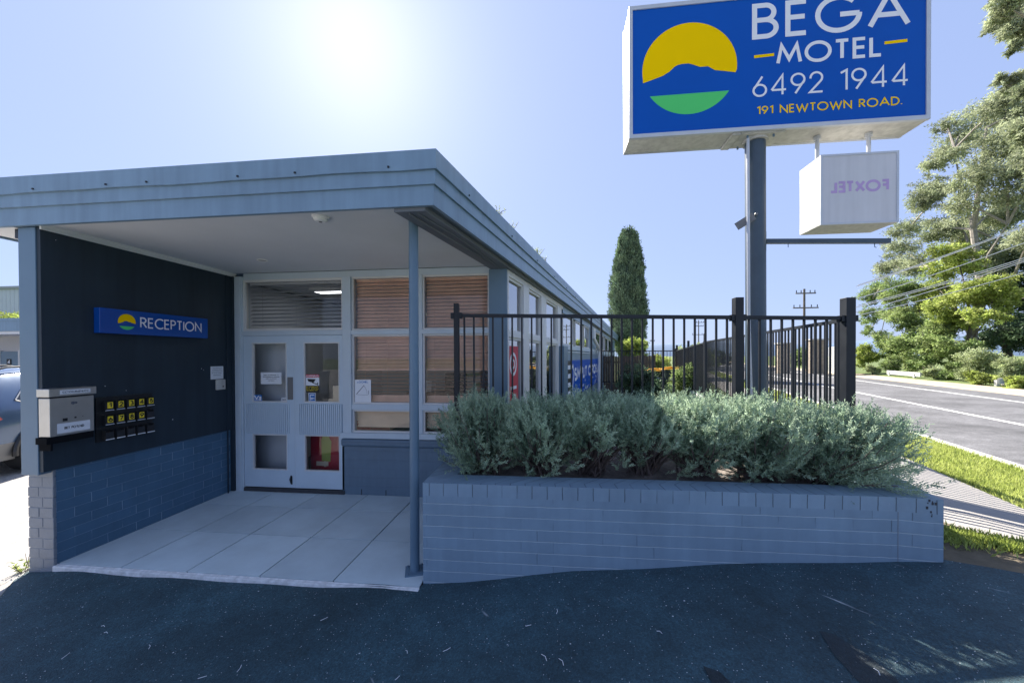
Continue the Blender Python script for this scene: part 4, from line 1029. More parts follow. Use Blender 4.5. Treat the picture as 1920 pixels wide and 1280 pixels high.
OUT = [(0, 1.6), (0, 0), (PLL, 0), (ex, ey), (ex + .60, 2.1)]
INN = [(.22, 1.6), (.22, .22), (PLL - .02, .22), (ex - .20, .20), (ex + .38, 2.1)]
u = 0.05
for i in range(4): u = run(mb, OUT[i], OUT[i + 1], -.3, ZC, u)
u = 0
for i in range(4)[::-1]: u = run(mb, INN[i + 1], INN[i], .2, ZC, u)
mb.build('wall', 'brick_pl', pt)
mb = MB(PLF); u = 0.03
for i in range(4):
    o2 = lambda p, k: p
    u = run(mb, OUT[i], OUT[i + 1], ZC, PTOP, u)
for i in range(4):
    A, B, C2, D2 = OUT[i], OUT[i + 1], INN[i + 1], INN[i]
    L = math.hypot(B[0] - A[0], B[1] - A[1])
    mb.face([(A[0], A[1], PTOP), (B[0], B[1], PTOP), (C2[0], C2[1], PTOP), (D2[0], D2[1], PTOP)], uv=[(0, .03), (L, .03), (L, .17), (0, .17)])
    mb.face([(C2[0], C2[1], PTOP), (C2[0], C2[1], ZC), (D2[0], D2[1], ZC), (D2[0], D2[1], PTOP)])
mb.build('coping', 'brick_head', pt)
mb = MB(PLF); mb.box(PLL - .002, -.0012, .30, PLL + .002, .004, ZC - .002); mb.build('corner_joint', 'beam', pt)
# crumbs of mortar and a mossy chip at the right corner
mb = MB(PLF); rr = random.Random(5)
for i in range(9):
    x = PLL + .17 + rr.uniform(-.02, .03); z = .70 + rr.uniform(-.06, .05); s = rr.uniform(.004, .012); yy = -.035 * (x - PLL) / .245
    mb.box(x, yy - .003, z, x + s, yy + .004, z + s * 1.6)
mb.build('chip', 'joint', pt)
# soil
mb = MB(PLF); n = 40
def soilz(x, y): return .70 + .02 * math.sin(6 * x) * math.sin(5 * y + 1) + .012 * math.sin(17 * x + 3 * y)
for i in range(n):
    for j in range(12):
        a = .21 + (ex - .38) * i / n; b = .21 + (ex - .38) * (i + 1) / n; c = .20 + 1.35 * j / 12; d = .20 + 1.35 * (j + 1) / 12
        mb.face([(p, q, soilz(p, q)) for p, q in ((a, c), (b, c), (b, d), (a, d))], smooth=True)
tag(mb.build('soil', 'soil', weld=True), kind='structure')

def shrub(name, base, n_stem, top, rx, ry, label, seed, spr=7, open_low=.35, lean=(0, 0), splay=1.0, mat='rosemary', group='rosemary shrubs in the brick planter', minz=0.12, skirt=.40):
    """woody stems fanning out of one foot, sprigs of needle leaves along the upper part of each"""
    rng = np.random.default_rng(seed); root = empty(name, base, label, 'shrub', group)
    tubes = MB(); C, Dr = [], []
    bx_, by_, bz_ = base
    for k in range(n_stem):
        a = rng.uniform(0, 2 * math.pi); r = math.sqrt(rng.uniform(0, 1)) * splay
        tx = bx_ + lean[0] + rx * r * math.cos(a); ty = by_ + lean[1] + ry * r * math.sin(a)
        hz = (top - .045) * (1 - .30 * r ** 4) * rng.uniform(.86, 1.0)
        if rng.random() < skirt and r > .5: hz *= rng.uniform(minz + .1, .85)         # side and skirt stems
        p0 = np.array([bx_ + rng.normal(0, .05), by_ + rng.normal(0, .04), bz_])
        p3 = np.array([tx, ty, bz_ + hz]); p1 = p0 + np.array([(tx - p0[0]) * .25, (ty - p0[1]) * .25, hz * .38]); p2 = p0 * .25 + p3 * .75 + np.array([(tx - p0[0]) * .10, (ty - p0[1]) * .1, -hz * .12])
        T = np.linspace(0, 1, 9)[:, None]
        P = (1 - T) ** 3 * p0 + 3 * (1 - T) ** 2 * T * p1 + 3 * (1 - T) * T ** 2 * p2 + T ** 3 * p3
        if k % 3 == 0: tubes.tube([tuple(q) for q in P[::2]], [.010, .008, .006, .004, .002], 4, caps=False)
        for s in range(spr):
            t = open_low + (1 - open_low) * rng.random() ** .7; i = min(int(t * 8), 7); f = t * 8 - i
            q = P[i] * (1 - f) + P[i + 1] * f; d = P[i + 1] - P[i]; d = d / np.linalg.norm(d)
            d = d + rng.normal(0, .45, 3) + np.array([0, 0, .30]); d = d / np.linalg.norm(d)
            L = rng.uniform(.07, .15); m = 20
            tt = np.linspace(.05, 1, m)[:, None] + rng.uniform(-.03, .03, (m, 1)); c = q + d * L * tt
            ang = np.arange(m) * 2.4 + rng.uniform(0, 6); u1 = np.cross(d, rng.normal(size=3)); u1 /= np.linalg.norm(u1); u2 = np.cross(d, u1)
            side = np.cos(ang)[:, None] * u1 + np.sin(ang)[:, None] * u2
            C.append(c); Dr.append(d * .85 + side * .62)
    C = np.concatenate(C); Dr = np.concatenate(Dr)
    keep = C[:, 2] > bz_ + .02
    C, Dr = C[keep], Dr[keep]
    tn = RNG.uniform(.72, 1.22, len(C) // 20 + 1).repeat(20)[:len(C)] * RNG.uniform(.85, 1.15, len(C))
    quads('foliage', leaves(C, Dr, .026, .0075), mat, root, tn)
    for k in range(int(n_stem * .22)):         # bare dead twigs low down
        a = rng.uniform(0, 2 * math.pi); L = rng.uniform(.15, .42)
        tubes.tube([(bx_ + rng.normal(0, .05), by_ + rng.normal(0, .05), bz_), (bx_ + L * .6 * math.cos(a), by_ + L * .5 * math.sin(a), bz_ + L * .45), (bx_ + L * 1.05 * math.cos(a), by_ + L * .8 * math.sin(a), bz_ + L * rng.uniform(.6, 1.1))], [.005, .003, .0015], 4, caps=False)
    tubes.build('stems', 'twig', root)
    return root
shr = [
 ((3.56, .58, .69), 250, .70, .40, .42, 'leftmost rosemary shrub of the planter, dense down to the brick beside the verandah post', .06, (-.03, -.02), 1.0),
 ((4.00, .62, .69), 240, .68, .40, .46, 'second rosemary shrub from the left, grey green with twiggy open foot', .28, (.0, -.02), 1.0),
 ((4.47, .68, .69), 220, .69, .40, .48, 'third rosemary shrub from the left, dark bare stems fanning out at its foot', .52, (.02, -.02), 1.0),
 ((4.92, .68, .69), 220, .68, .40, .50, 'middle rosemary shrub standing where the shade ends on the hedge top', .48, (.0, -.0), 1.0),
 ((5.36, .68, .69), 240, .69, .42, .50, 'sunlit rosemary shrub left of the sign pole with bright soil showing below', .40, (.0, .0), 1.0),
 ((5.82, .64, .69), 260, .69, .44, .50, 'sunlit rosemary shrub in front of the sign pole with dark foot', .26, (.0, -.02), 1.0),
 ((6.24, .58, .69), 380, .62, .62, .48, 'rightmost rosemary shrub splaying low over the planter corner', .12, (.09, -.02), 1.0),
]
for i, (b, n_, t_, rx, ry, lab, ol, ln, sp) in enumerate(shr): shrub('rosemary_shrub', b, n_, t_, rx, ry, lab, 20 + i, 9, ol, ln, sp, skirt=(.4, .3, .12, .08, .10, .28, .45)[i])

# ------------------------------------------------------------------ black metal fences
def fence_run(name, a, b, zr0, zr1, zb0, zb1, posts, label, sp=.0985, rail_b=True, bar=.017, post_h=.11, group=None, pw=.05, double=()):
    a = Vector((a[0], a[1], 0)); b = Vector((b[0], b[1], 0)); L = (b - a).length; d = (b - a) / L
    az = math.atan2(d.y, d.x); root = empty(name, (a.x, a.y, zb0), label, 'fence', group); F = frame(a, az)
    Z = lambda s: zr0 + (zr1 - zr0) * s / L
    B = lambda s: zb0 + (zb1 - zb0) * s / L
    mb = MB(F); mb.bar((0, 0, zr0 - .0175), (L, 0, zr1 - .0175), .04, .035); mb.build('top_rail', 'fence', root)
    if rail_b: mb = MB(F); mb.bar((0, 0, zb0 + .12), (L, 0, zb1 + .12), .035, .035); mb.build('bottom_rail', 'fence', root)
    n = int(L / sp); pos = [q[0] for q in posts]
    for i in range(n):
        s = (i + .72) * sp
        if min([abs(s - q) for q in pos] + [9]) < .045: continue
        if s > L - .02: break
        mb = MB(F); mb.box(s - bar / 2, -bar / 2, B(s) + .1, s + bar / 2, bar / 2, Z(s) - .0352); mb.build('picket', 'fence', root)
    pw0 = pw
    for s, h, *pq in posts:
        pw = pq[0] if pq else pw0
        mb = MB(F); mb.box(s - pw / 2, -pw / 2 - .002, B(s) - .25, s + pw / 2, pw / 2 + .002, Z(s) + h); p = mb.build('post', 'fence', root, bevel=.002)
        for q0, q1 in ((s - pw / 2 - .03, s - pw / 2 - .0005), (s + pw / 2 + .0005, s + pw / 2 + .03)):
            mb = MB(F); mb.box(q0, -.03, Z(s) - .05, q1, .03, Z(s) + .008); mb.build('bracket', 'fence', p)
    return root
fence_run('front_fence', (3.165, 1.09), (6.90, 1.13), 2.158, 2.078, .62, .62, [(-.01, .105), (2.73, .17, .075), (3.70, .17, .08)], 'black metal picket fence standing behind the rosemary hedge', rail_b=False)
fence_run('side_fence', (6.985, 1.25), (7.98, 7.28), 2.08, 2.08, .50, .62, [(3.35, .17), (6.10, .2)], 'black picket fence running from the hedge corner back along the footpath')
fence_run('boundary_fence', (7.99, 7.32), (8.80, 12.0), 2.06, 1.92, .60, .72, [(2.3, .2), (4.72, .2)], 'black picket fence on a white plinth, farther along the footpath', pw=.06, bar=.025)
mb = MB(); mb.bar((8.0, 7.35, .33), (8.80, 12.0, .42), .14, .62); tag(mb.build('plinth_wall', 'conc'), 'white concrete plinth wall under the farther picket fence', 'wall')
fence_run('rear_fence', (5.9, 13.6), (8.85, 12.15), 1.95, 1.92, .5, .6, [(.02, .05), (3.25, .08)], 'distant black picket fence closing the garden behind the bins', sp=.11)
tf = empty('timber_fence', (7.2, 14.8, .0), 'dark brown paling fence in the shade behind the garden bushes', 'fence')
mb = MB(); r = random.Random(2)
for i in range(26): mb.box(6.0 + i * .105, 14.6 + r.uniform(-.01, .01), -.1, 6.0 + i * .105 + .097, 14.62, 1.72 + r.uniform(-.03, .03))
mb.build('palings', 'timber', tf)
mb = MB(); mb.box(6.0, 14.625, 1.4, 8.7, 14.67, 1.48); mb.box(6.0, 14.625, .4, 8.7, 14.67, .48); mb.build('rail', 'timber', tf)

# ------------------------------------------------------------------ pylon sign
sg = empty('pylon_sign', (6.775, 2.55, .3), 'tall blue lightbox sign on a steel pole reading BEGA MOTEL 6492 1944', 'sign')
SX0, SX1, SZ0, SZ1, SY0, SY1 = 5.138, 8.635, 4.545, 6.235, 2.35, 2.735
mb = MB(); mb.tube([(6.83, 2.55, 0), (6.785, 2.55, 2.0), (6.775, 2.55, 4.55)], .118, 28); mb.build('pole', 'pole', sg)
mb = MB(); mb.tube([(6.68, 2.40, .3), (6.635, 2.42, 2.2), (6.628, 2.43, 4.5)], .019, 10); mb.build('conduit', 'alu', sg)
mb = MB(); mb.bar((6.53, 2.52, 3.40), (6.70, 2.42, 3.50), .012, .10); mb.tube([(6.72, 2.43, 3.52), (6.72, 2.40, 3.52)], .018, 8); mb.build('bracket', 'cargrey', sg)
mb = MB(); mb.box(SX0, SY0 + .006, SZ0, SX1, SY1, SZ1); cb = mb.build('cabinet', 'white_dirty', sg)
mb = MB()
for x0, x1, z0, z1 in ((SX0 - .006, SX1 + .006, SZ0 - .004, SZ0 + .045), (SX0 - .006, SX1 + .006, SZ1 - .045, SZ1 + .004), (SX0 - .006, SX0 + .04, SZ0 + .045, SZ1 - .045), (SX1 - .04, SX1 + .006, SZ0 + .045, SZ1 - .045)):
    mb.box(x0, SY0 - .012, z0, x1, SY0 + .03, z1); mb.box(x0, SY1 - .03, z0, x1, SY1 + .012, z1)
mb.build('trim', 'alu', cb)
mb = MB(); mb.box(SX0 + .04, SY0, SZ0 + .045, SX1 - .04, SY0 + .004, SZ1 - .045); mb.box(SX0 + .04, SY1, SZ0 + .045, SX1 - .04, SY1 + .004, SZ1 - .045); face = mb.build('face', 'blue', sg)
fy = SY0 - .0012
mY = MB(); mG = MB(); emblem(mY, mG, 5.88, 5.385, .580, fy); mY.build('sun_emblem', 'yellow', sg); mG.build('green_emblem', 'green', sg)
mb = MB(); text(mb, 'BEGA', 6.665, 8.40, 5.675, .445, .135, fy, track=.30); mb.build('lettering', 'letter', sg)
mb = MB(); text(mb, 'MOTEL', 6.94, 8.105, 5.335, .255, .16, fy, track=.26); mb.build('lettering', 'letter', sg)
words('lettering', I4, '6492 1944', 6.65, 8.40, 4.955, .265, .095, fy, 'letter', sg, track=.24)
words('address_lettering', I4, '191 NEWTOWN ROAD.', 6.70, 8.335, 4.735, .105, .15, fy, 'yellow', sg, track=.27)
mb = MB(); mb.prism([(6.66, 5.445), (6.895, 5.452), (6.895, 5.487), (6.66, 5.48)], fy, fy + .001); mb.build('dash', 'yellow', sg)
mb = MB(); mb.prism([(8.145, 5.477), (8.395, 5.485), (8.395, 5.52), (8.145, 5.512)], fy, fy + .001); mb.build('dash', 'yellow', sg)
mb = MB(); mb.box(6.42, SY0 + .02, SZ0 - .03, 6.52, SY1 - .01, SZ0 - .003); mb.box(6.53, SY0 + .03, SZ0 - .022, 7.05, SY1 - .02, SZ0 - .004); mb.tube([(6.775, 2.55, 4.49), (6.775, 2.55, 4.54)], .15, 20)
mb.build('mounting_plate', 'white_dirty', sg)
for x, y in ((6.62, 2.42), (6.93, 2.42), (6.62, 2.68), (6.93, 2.68)):
    mb = MB(); mb.tube([(x, y, SZ0 - .055), (x, y, SZ0 - .0225)], .013, 6); mb.build('bolt', 'slate_post', sg)
mb = MB(); mb.box(6.893, 2.53, 3.08, 6.905, 2.57, 3.33); mb.bar((6.905, 2.55, 3.205), (8.37, 2.55, 3.155), .05, .058); mb.build('banner_arm', 'pole', sg)
mb = MB(); mb.tube([(7.18, 2.55, 3.168), (7.18, 2.55, 3.12)], .005, 6); mb.build('hook', 'slate_post', sg)
mb = MB(); mb.tube([(8.2, 2.55, 3.13), (8.2, 2.55, 3.09), (8.22, 2.55, 3.08)], .005, 6); mb.build('hook', 'slate_post', sg)
fx = empty('hanging_lightbox', (7.9, 2.6, 3.35), 'small white lightbox with faded mirrored FOXTEL lettering hanging under the big sign', 'sign')
FX0, FX1, FZ0, FZ1, FY0, FY1 = 7.47, 8.345, 3.345, 4.21, 2.40, 2.80
mb = MB(); mb.box(FX0, FY0 + .006, FZ0, FX1, FY1, FZ1); mb.build('case', 'white_dirty', fx)
mb = MB()
for x0, x1, z0, z1 in ((FX0 - .004, FX1 + .004, FZ0 - .003, FZ0 + .022), (FX0 - .004, FX1 + .004, FZ1 - .022, FZ1 + .003), (FX0 - .004, FX0 + .022, FZ0 + .022, FZ1 - .022), (FX1 - .022, FX1 + .004, FZ0 + .022, FZ1 - .022)): mb.box(x0, FY0 - .006, z0, x1, FY0 + .02, z1)
mb.build('trim', 'alu', fx)
mb = MB(); mb.box(FX0 + .022, FY0, FZ0 + .022, FX1 - .022, FY0 + .004, FZ1 - .022); mb.build('face', 'foxface', fx)
mb = MB(); text(mb, 'FOXTEL', 7.585, 8.225, 3.73, .145, .22, FY0 - .001, track=.24, flip=True); mb.build('lettering', 'lilac', fx)
for x in (7.545, 8.15):
    mb = MB(); mb.tube([(x, 2.58, FZ1), (x, 2.58, 4.535)], .023, 12); mb.tube([(x, 2.58, 4.50), (x, 2.58, 4.543)], .04, 12); mb.build('hanger', 'alu', fx)
mb = MB()
for z in (3.5, 3.66, 3.78, 3.95, 4.06): mb.box(FX0 - .003, 2.43, z, FX0 - .0005, 2.437, z + .008)
mb.build('screws', 'ink', fx)

# ------------------------------------------------------------------ plants and trees
def tree(name, base, trunk, limbs, clumps, n_leaf, ln, wd, mat, bark, label, cat='tree', group=None, r0=.16, seed=1, droop=.5, hollow=.35, twig=True, split=1):
    """trunk: list of points; limbs: list of (start index on the trunk, end point); clumps: (centre, radii) that carry the leaves"""
    rng = np.random.default_rng(seed); root = empty(name, base, label, cat, group)
    tb = MB(); n = len(trunk); tb.tube(trunk, [r0 * (1 - .75 * i / (n - 1)) for i in range(n)], 9)
    for i, e in limbs:
        s = Vector(trunk[i]); e = Vector(e); m = s.lerp(e, .5) + Vector((rng.normal(0, .12), rng.normal(0, .12), .12)) * (e - s).length * .4
        rr_ = r0 * (1 - .75 * i / (n - 1)); tb.tube([s, s.lerp(m, .5) + Vector((0, 0, .05)), m, e], [rr_ * .62, rr_ * .5, rr_ * .36, rr_ * .14], 6)
    if twig:
        for c, r in clumps:
            c = Vector(c); q = min([Vector(p) for p in trunk] + [Vector(e) for _, e in limbs], key=lambda p: (p - c).length)
            tb.tube([q, q.lerp(c, .55) + Vector((0, 0, .1 * r[2])), c], [r0 * .26, r0 * .18, r0 * .06], 5)
            for _ in range(3):
                d = Vector(rng.normal(0, 1, 3)).normalized(); tb.tube([q.lerp(c, .6), c + Vector((d.x * r[0], d.y * r[1], d.z * r[2])) * .75], [r0 * .06, r0 * .02], 4)
    tb.build('trunk', bark, root)
    parts = []
    for c, r in clumps:
        for _ in range(split):
            d = unit(rng.normal(size=3)); k = rng.uniform(.42, .74); q = np.array(c) + d * np.array(r) * rng.uniform(.30, .85)
            parts.append((tuple(q), (r[0] * k, r[1] * k, r[2] * k * .85)))
    if split > 1: clumps = parts
    vol = np.array([(r[0] * r[1] * r[2]) ** (2 / 3) for _, r in clumps]); cnt = np.maximum(30, (n_leaf * vol / vol.sum()).astype(int))
    Cs, Ds, Ts = [], [], []
    for (c, r), k in zip(clumps, cnt):
        c = np.array(c); r = np.array(r)
        ks = max(4, k // 26)          # each clump is a cloud of small sprays
        d = unit(rng.normal(size=(ks, 3))); rad = hollow + (1 - hollow) * rng.random((ks, 1)) ** .6
        sc = c + d * r * rad * rng.uniform(.85, 1.15, (ks, 1)); si = rng.integers(0, ks, k)
        sr = r.mean() * .17
        P = sc[si] + rng.normal(0, 1, (k, 3)) * sr * np.array([1, 1, .7])
        Dd = unit(rng.normal(size=(k, 3)) + np.array([0, 0, -droop]) + unit(P - c) * .6)
        tone = rng.uniform(.45, 1.45, ks)[si] * rng.uniform(.8, 1.2, k)
        Cs.append(P); Ds.append(Dd); Ts.append(tone)
    quads('crown', leaves(np.concatenate(Cs), np.concatenate(Ds), ln, wd), mat, root, np.concatenate(Ts))
    return root

def cloud(rng, centre, spread, n, r, flat=.75):
    out = []
    for _ in range(n):
        d = unit(rng.normal(size=3)); p = np.array(centre) + d * np.array(spread) * rng.random() ** .45
        k = rng.uniform(.7, 1.35); out.append((tuple(p), (r * k, r * k, r * k * flat)))
    return out
# gums and understorey across the road: clumps of foliage as (centre, radii)
gum_a = [((29.60, 22.01, 15.67), (1.49, 1.49, 1.27)), ((30.37, 24.52, 16.02), (1.45, 1.45, 1.23)), ((27.83, 19.35, 12.58), (1.32, 1.32, 1.12)), ((28.23, 23.20, 14.07), (1.05, 1.05, 0.90)), ((26.36, 19.58, 11.69), (1.41, 1.41, 1.19)), ((27.30, 19.07, 10.56), (1.25, 1.25, 1.07)), ((28.98, 24.33, 12.57), (1.24, 1.24, 1.05)), ((27.74, 24.26, 11.40), (0.97, 0.97, 0.82)), ((26.67, 20.67, 10.16), (1.24, 1.24, 1.06)), ((30.51, 22.86, 10.23), (1.48, 1.48, 1.26)), ((31.22, 29.05, 11.33), (1.23, 1.23, 1.04)), ((28.25, 23.86, 9.69), (1.22, 1.22, 1.04)), ((30.33, 28.51, 9.57), (1.21, 1.21, 1.03)), ((31.02, 24.84, 9.21), (1.33, 1.33, 1.13)), ((29.80, 21.65, 7.97), (1.41, 1.41, 1.19)), ((29.31, 20.61, 14.79), (0.93, 0.93, 0.79)), ((30.64, 30.01, 8.51), (1.02, 1.02, 0.86)), ((30.05, 26.95, 8.38), (1.22, 1.22, 1.04)), ((30.09, 25.04, 16.88), (0.63, 0.63, 0.54)), ((27.47, 23.18, 13.45), (0.53, 0.53, 0.45)), ((27.65, 18.33, 10.45), (1.05, 1.05, 0.89)), ((26.39, 17.28, 7.30), (0.99, 0.99, 0.85))]
gum_low = [((30.44, 30.73, 6.95), (1.04, 1.04, 0.89)), ((26.80, 24.30, 6.08), (1.11, 1.11, 0.95)), ((29.88, 30.26, 4.95), (0.86, 0.86, 0.73)), ((30.84, 32.11, 3.87), (0.45, 0.45, 0.39)), ((27.51, 25.53, 4.46), (1.02, 1.02, 0.87)), ((30.32, 30.22, 3.23), (0.60, 0.60, 0.51)), ((28.79, 25.32, 6.04), (1.08, 1.08, 0.92)), ((27.05, 25.46, 5.56), (0.73, 0.73, 0.62)), ((30.18, 31.06, 6.13), (0.44, 0.44, 0.37))]
gum_b = [((24.23, 16.23, 17.05), (0.66, 0.66, 0.56)), ((26.20, 17.56, 17.20), (0.81, 0.81, 0.69)), ((26.34, 18.69, 18.23), (0.40, 0.40, 0.34)), ((25.01, 16.71, 15.66), (0.29, 0.29, 0.25)), ((25.62, 17.48, 14.68), (0.45, 0.45, 0.39)), ((27.51, 18.74, 14.86), (0.64, 0.64, 0.54)), ((25.69, 17.79, 13.75), (0.31, 0.31, 0.26)), ((24.44, 15.39, 12.91), (0.54, 0.54, 0.46)), ((26.84, 17.64, 18.33), (1.01, 1.01, 0.86)), ((25.57, 16.03, 11.78), (0.93, 0.93, 0.79)), ((26.99, 17.10, 16.48), (0.88, 0.88, 0.75)), ((24.69, 15.34, 9.86), (0.98, 0.98, 0.84))]
lime_c = [((25.95, 20.18, 7.38), (0.81, 0.81, 0.69)), ((26.65, 19.85, 6.41), (0.63, 0.63, 0.53)), ((26.66, 21.49, 6.50), (0.80, 0.80, 0.68)), ((25.65, 18.14, 4.86), (0.94, 0.94, 0.80)), ((25.41, 18.84, 4.57), (0.93, 0.93, 0.79)), ((25.32, 19.77, 4.43), (0.97, 0.97, 0.83)), ((26.37, 18.17, 4.32), (0.73, 0.73, 0.62)), ((24.79, 17.64, 3.63), (0.72, 0.72, 0.61)), ((27.68, 22.98, 5.82), (0.79, 0.79, 0.67)), ((25.94, 19.89, 3.58), (0.69, 0.69, 0.59)), ((28.19, 24.11, 4.81), (0.76, 0.76, 0.64))]
broad_c = [((26.38, 23.43, 3.91), (0.94, 0.94, 0.80)), ((26.78, 22.53, 3.66), (0.97, 0.97, 0.82)), ((26.36, 22.71, 2.54), (1.11, 1.11, 0.94)), ((25.20, 20.19, 2.45), (0.88, 0.88, 0.75)), ((27.21, 24.78, 2.26), (0.99, 0.99, 0.84)), ((25.75, 20.22, 1.86), (0.73, 0.73, 0.62)), ((26.30, 21.99, 1.50), (0.89, 0.89, 0.75)), ((26.41, 23.29, 1.22), (0.74, 0.74, 0.63)), ((26.65, 25.08, 2.09), (0.65, 0.65, 0.55)), ((25.82, 20.57, 3.20), (0.77, 0.77, 0.66)), ((24.48, 18.37, 2.38), (0.70, 0.70, 0.59))]
dark_c = [((31.42, 22.89, 3.79), (1.16, 1.16, 0.98)), ((30.96, 21.83, 5.07), (0.98, 0.98, 0.83)), ((30.21, 21.50, 2.46), (0.91, 0.91, 0.77)), ((32.04, 24.08, 2.88), (0.88, 0.88, 0.75)), ((29.33, 20.11, 2.98), (1.25, 1.25, 1.07)), ((30.59, 22.65, 6.96), (1.15, 1.15, 0.98)), ((32.69, 26.21, 10.49), (1.10, 1.10, 0.93)), ((30.84, 23.57, 2.53), (0.80, 0.80, 0.68)), ((30.98, 21.26, 5.43), (1.49, 1.49, 1.27))]
tree('gum_tree', (28.41, 21.44, 0.64), [(28.41, 21.43, 0.48), (28.57, 21.96, 2.80), (28.36, 21.28, 5.49), (28.54, 21.89, 9.01), (28.37, 21.33, 11.85), (28.27, 20.97, 14.36)], [(1, (28.95, 24.97, 7.56)), (2, (29.43, 24.82, 12.07)), (2, (27.84, 19.57, 8.54)), (3, (29.00, 23.40, 14.46)), (1, (27.74, 19.23, 5.68))], gum_a, 78000, .17, .052, 'gum', 'bark',
     'tall spreading gum tree with pale grey green leaves across the road', r0=.26, seed=4, droop=.4, hollow=.2, split=7)
tree('gum_tree', (28.42, 25.61, 0.37), [(28.42, 25.61, 0.30), (27.98, 24.85, 2.96), (28.03, 25.37, 5.16), (28.41, 26.63, 6.84)], [(1, (27.66, 24.14, 5.86)), (1, (28.82, 27.97, 4.71)), (2, (29.04, 28.72, 6.83))], gum_low, 26000, .15, .05, 'midleaf', 'bark',
     'smaller gum with pale bare forks leaning left beyond the fence end', r0=.13, seed=14, droop=.3, hollow=.2, split=7)
tree('gum_tree', (25.59, 15.56, 0.79), [(25.59, 15.56, 0.68), (25.70, 15.93, 5.51), (25.61, 15.63, 11.08), (25.76, 16.13, 15.76), (25.73, 16.03, 18.43)], [(1, (26.05, 17.09, 9.95)), (2, (26.18, 17.52, 13.92)), (3, (26.27, 17.83, 17.43))], gum_b, 42000, .17, .05, 'gum', 'bark',
     'very tall gum tree reaching in from the right edge, only its branches in view', r0=.3, seed=5, droop=.5, hollow=.2, split=7)
tree('lime_green_tree', (26.09, 19.63, 0.72), [(26.09, 19.63, 0.60), (26.12, 19.75, 1.85), (26.02, 19.40, 3.53), (26.21, 20.04, 5.90)], [(1, (25.63, 18.12, 3.67)), (2, (26.58, 21.25, 4.92))], lime_c, 36000, .13, .06, 'limeleaf', 'barkdark', 'bright yellow green tree under the tall gum', r0=.13, seed=6, droop=.1, hollow=.2, split=7)
tree('broadleaf_tree', (26.02, 21.83, 0.55), [(26.02, 21.83, 0.46), (26.05, 21.94, 1.56), (26.10, 22.09, 3.15)], [(1, (25.55, 20.29, 2.45)), (1, (26.65, 23.93, 2.58))], broad_c, 34000, .13, .065, 'midleaf', 'barkdark', 'dense layered green tree low beside the road', r0=.1, seed=7, droop=.0, hollow=.2, split=7)
tree('dark_tree', (29.91, 21.21, 0.65), [(29.91, 21.21, 0.53), (30.12, 21.93, 3.09), (29.97, 21.41, 4.87), (30.13, 21.96, 7.43)], [(1, (30.47, 23.08, 5.77)), (2, (29.62, 20.27, 4.71))], dark_c, 26000, .18, .08, 'darkleaf', 'barkdark', 'dark shaded tree behind the gums at the right edge', r0=.2, seed=8, hollow=.2, split=5)


def bush(name, base, rad, n_leaf, ln, wd, mat, label, seed, k=9, cat='bush', group=None):
    rng = np.random.default_rng(seed)
    cl = cloud(rng, (base[0], base[1], base[2] + rad[2] * .5), (rad[0] * .62, rad[1] * .62, rad[2] * .42), k, min(rad) * .5)
    return tree(name, base, [base, (base[0], base[1], base[2] + rad[2] * .3), (base[0] + .05, base[1], base[2] + rad[2] * .55)], [], cl, n_leaf, ln, wd, mat, 'barkdark', label, cat, group, r0=.05, seed=seed, droop=.0)
bush('roadside_bush', (25.77, 25.50, GH(17.3)), (0.96, 0.72, 2.28), 9000, 0.130, 0.050, 'limeleaf', 'lime green bush beside the fence end across the road', 31, 12)
bush('roadside_bush', (24.41, 23.41, GH(16.6)), (0.48, 0.36, 0.54), 2600, 0.100, 0.035, 'greyleaf', 'small straw coloured bush in front of the lime green bush', 32, 8)
bush('roadside_bush', (23.31, 16.31, GH(17.6)), (1.01, 0.76, 1.39), 12000, 0.100, 0.035, 'greyleaf', 'wide rounded grey green bush under the gum trunk', 33, 14)
bush('roadside_bush', (22.33, 14.11, GH(17.3)), (0.76, 0.57, 1.05), 9000, 0.100, 0.035, 'greyleaf', 'grey green bush at the right edge of the picture beside the road', 34, 12)
bush('roadside_bush', (21.70, 14.77, GH(16.5)), (0.57, 0.43, 0.53), 4500, 0.090, 0.035, 'limeleaf', 'low yellow green bush in front of the wide grey green bush', 35, 9)
bush('roadside_bush', (23.13, 18.14, GH(16.9)), (0.59, 0.44, 0.69), 4500, 0.100, 0.035, 'greyleaf', 'low tufted bush beside the end of the white guard rail', 36, 9)
bush('roadside_bush', (21.01, 12.84, GH(16.4)), (0.43, 0.32, 0.47), 4500, 0.090, 0.035, 'limeleaf', 'bright green bush beside the road at the far right', 37, 9)
bush('roadside_bush', (23.23, 17.42, GH(17.2)), (0.67, 0.50, 0.87), 6000, 0.100, 0.040, 'midleaf', 'mid green bush between the guard rail and the wide grey green bush', 38, 9)
bush('roadside_bush', (25.03, 22.71, GH(17.4)), (0.86, 0.64, 0.99), 6000, 0.110, 0.045, 'midleaf', 'green bush just behind the left end of the white guard rail', 39, 9)
def rail(name, a, b, z, label):
    o = empty(name, (a[0], a[1], z - .3), label, 'guard rail', 'white guard rails across the road')
    mb = MB(); mb.bar((a[0], a[1], z), (b[0], b[1], z + (b[2] if len(b) > 2 else 0)), .06, .22); mb.build('beam', 'conc', o)
    for t in (.12, .88):
        x = a[0] + (b[0] - a[0]) * t; y = a[1] + (b[1] - a[1]) * t; mb = MB(); mb.box(x - .05, y + .04, z - .5, x + .05, y + .14, z + .04); mb.build('post', 'conc', o)
rail('guard_rail', (24.39, 22.33), (23.46, 19.22), .67, 'low white guard rail under the layered green tree')
rail('guard_rail', (21.55, 13.95), (22.30, 14.34), .67, 'short white guard rail between the bushes at the far right')

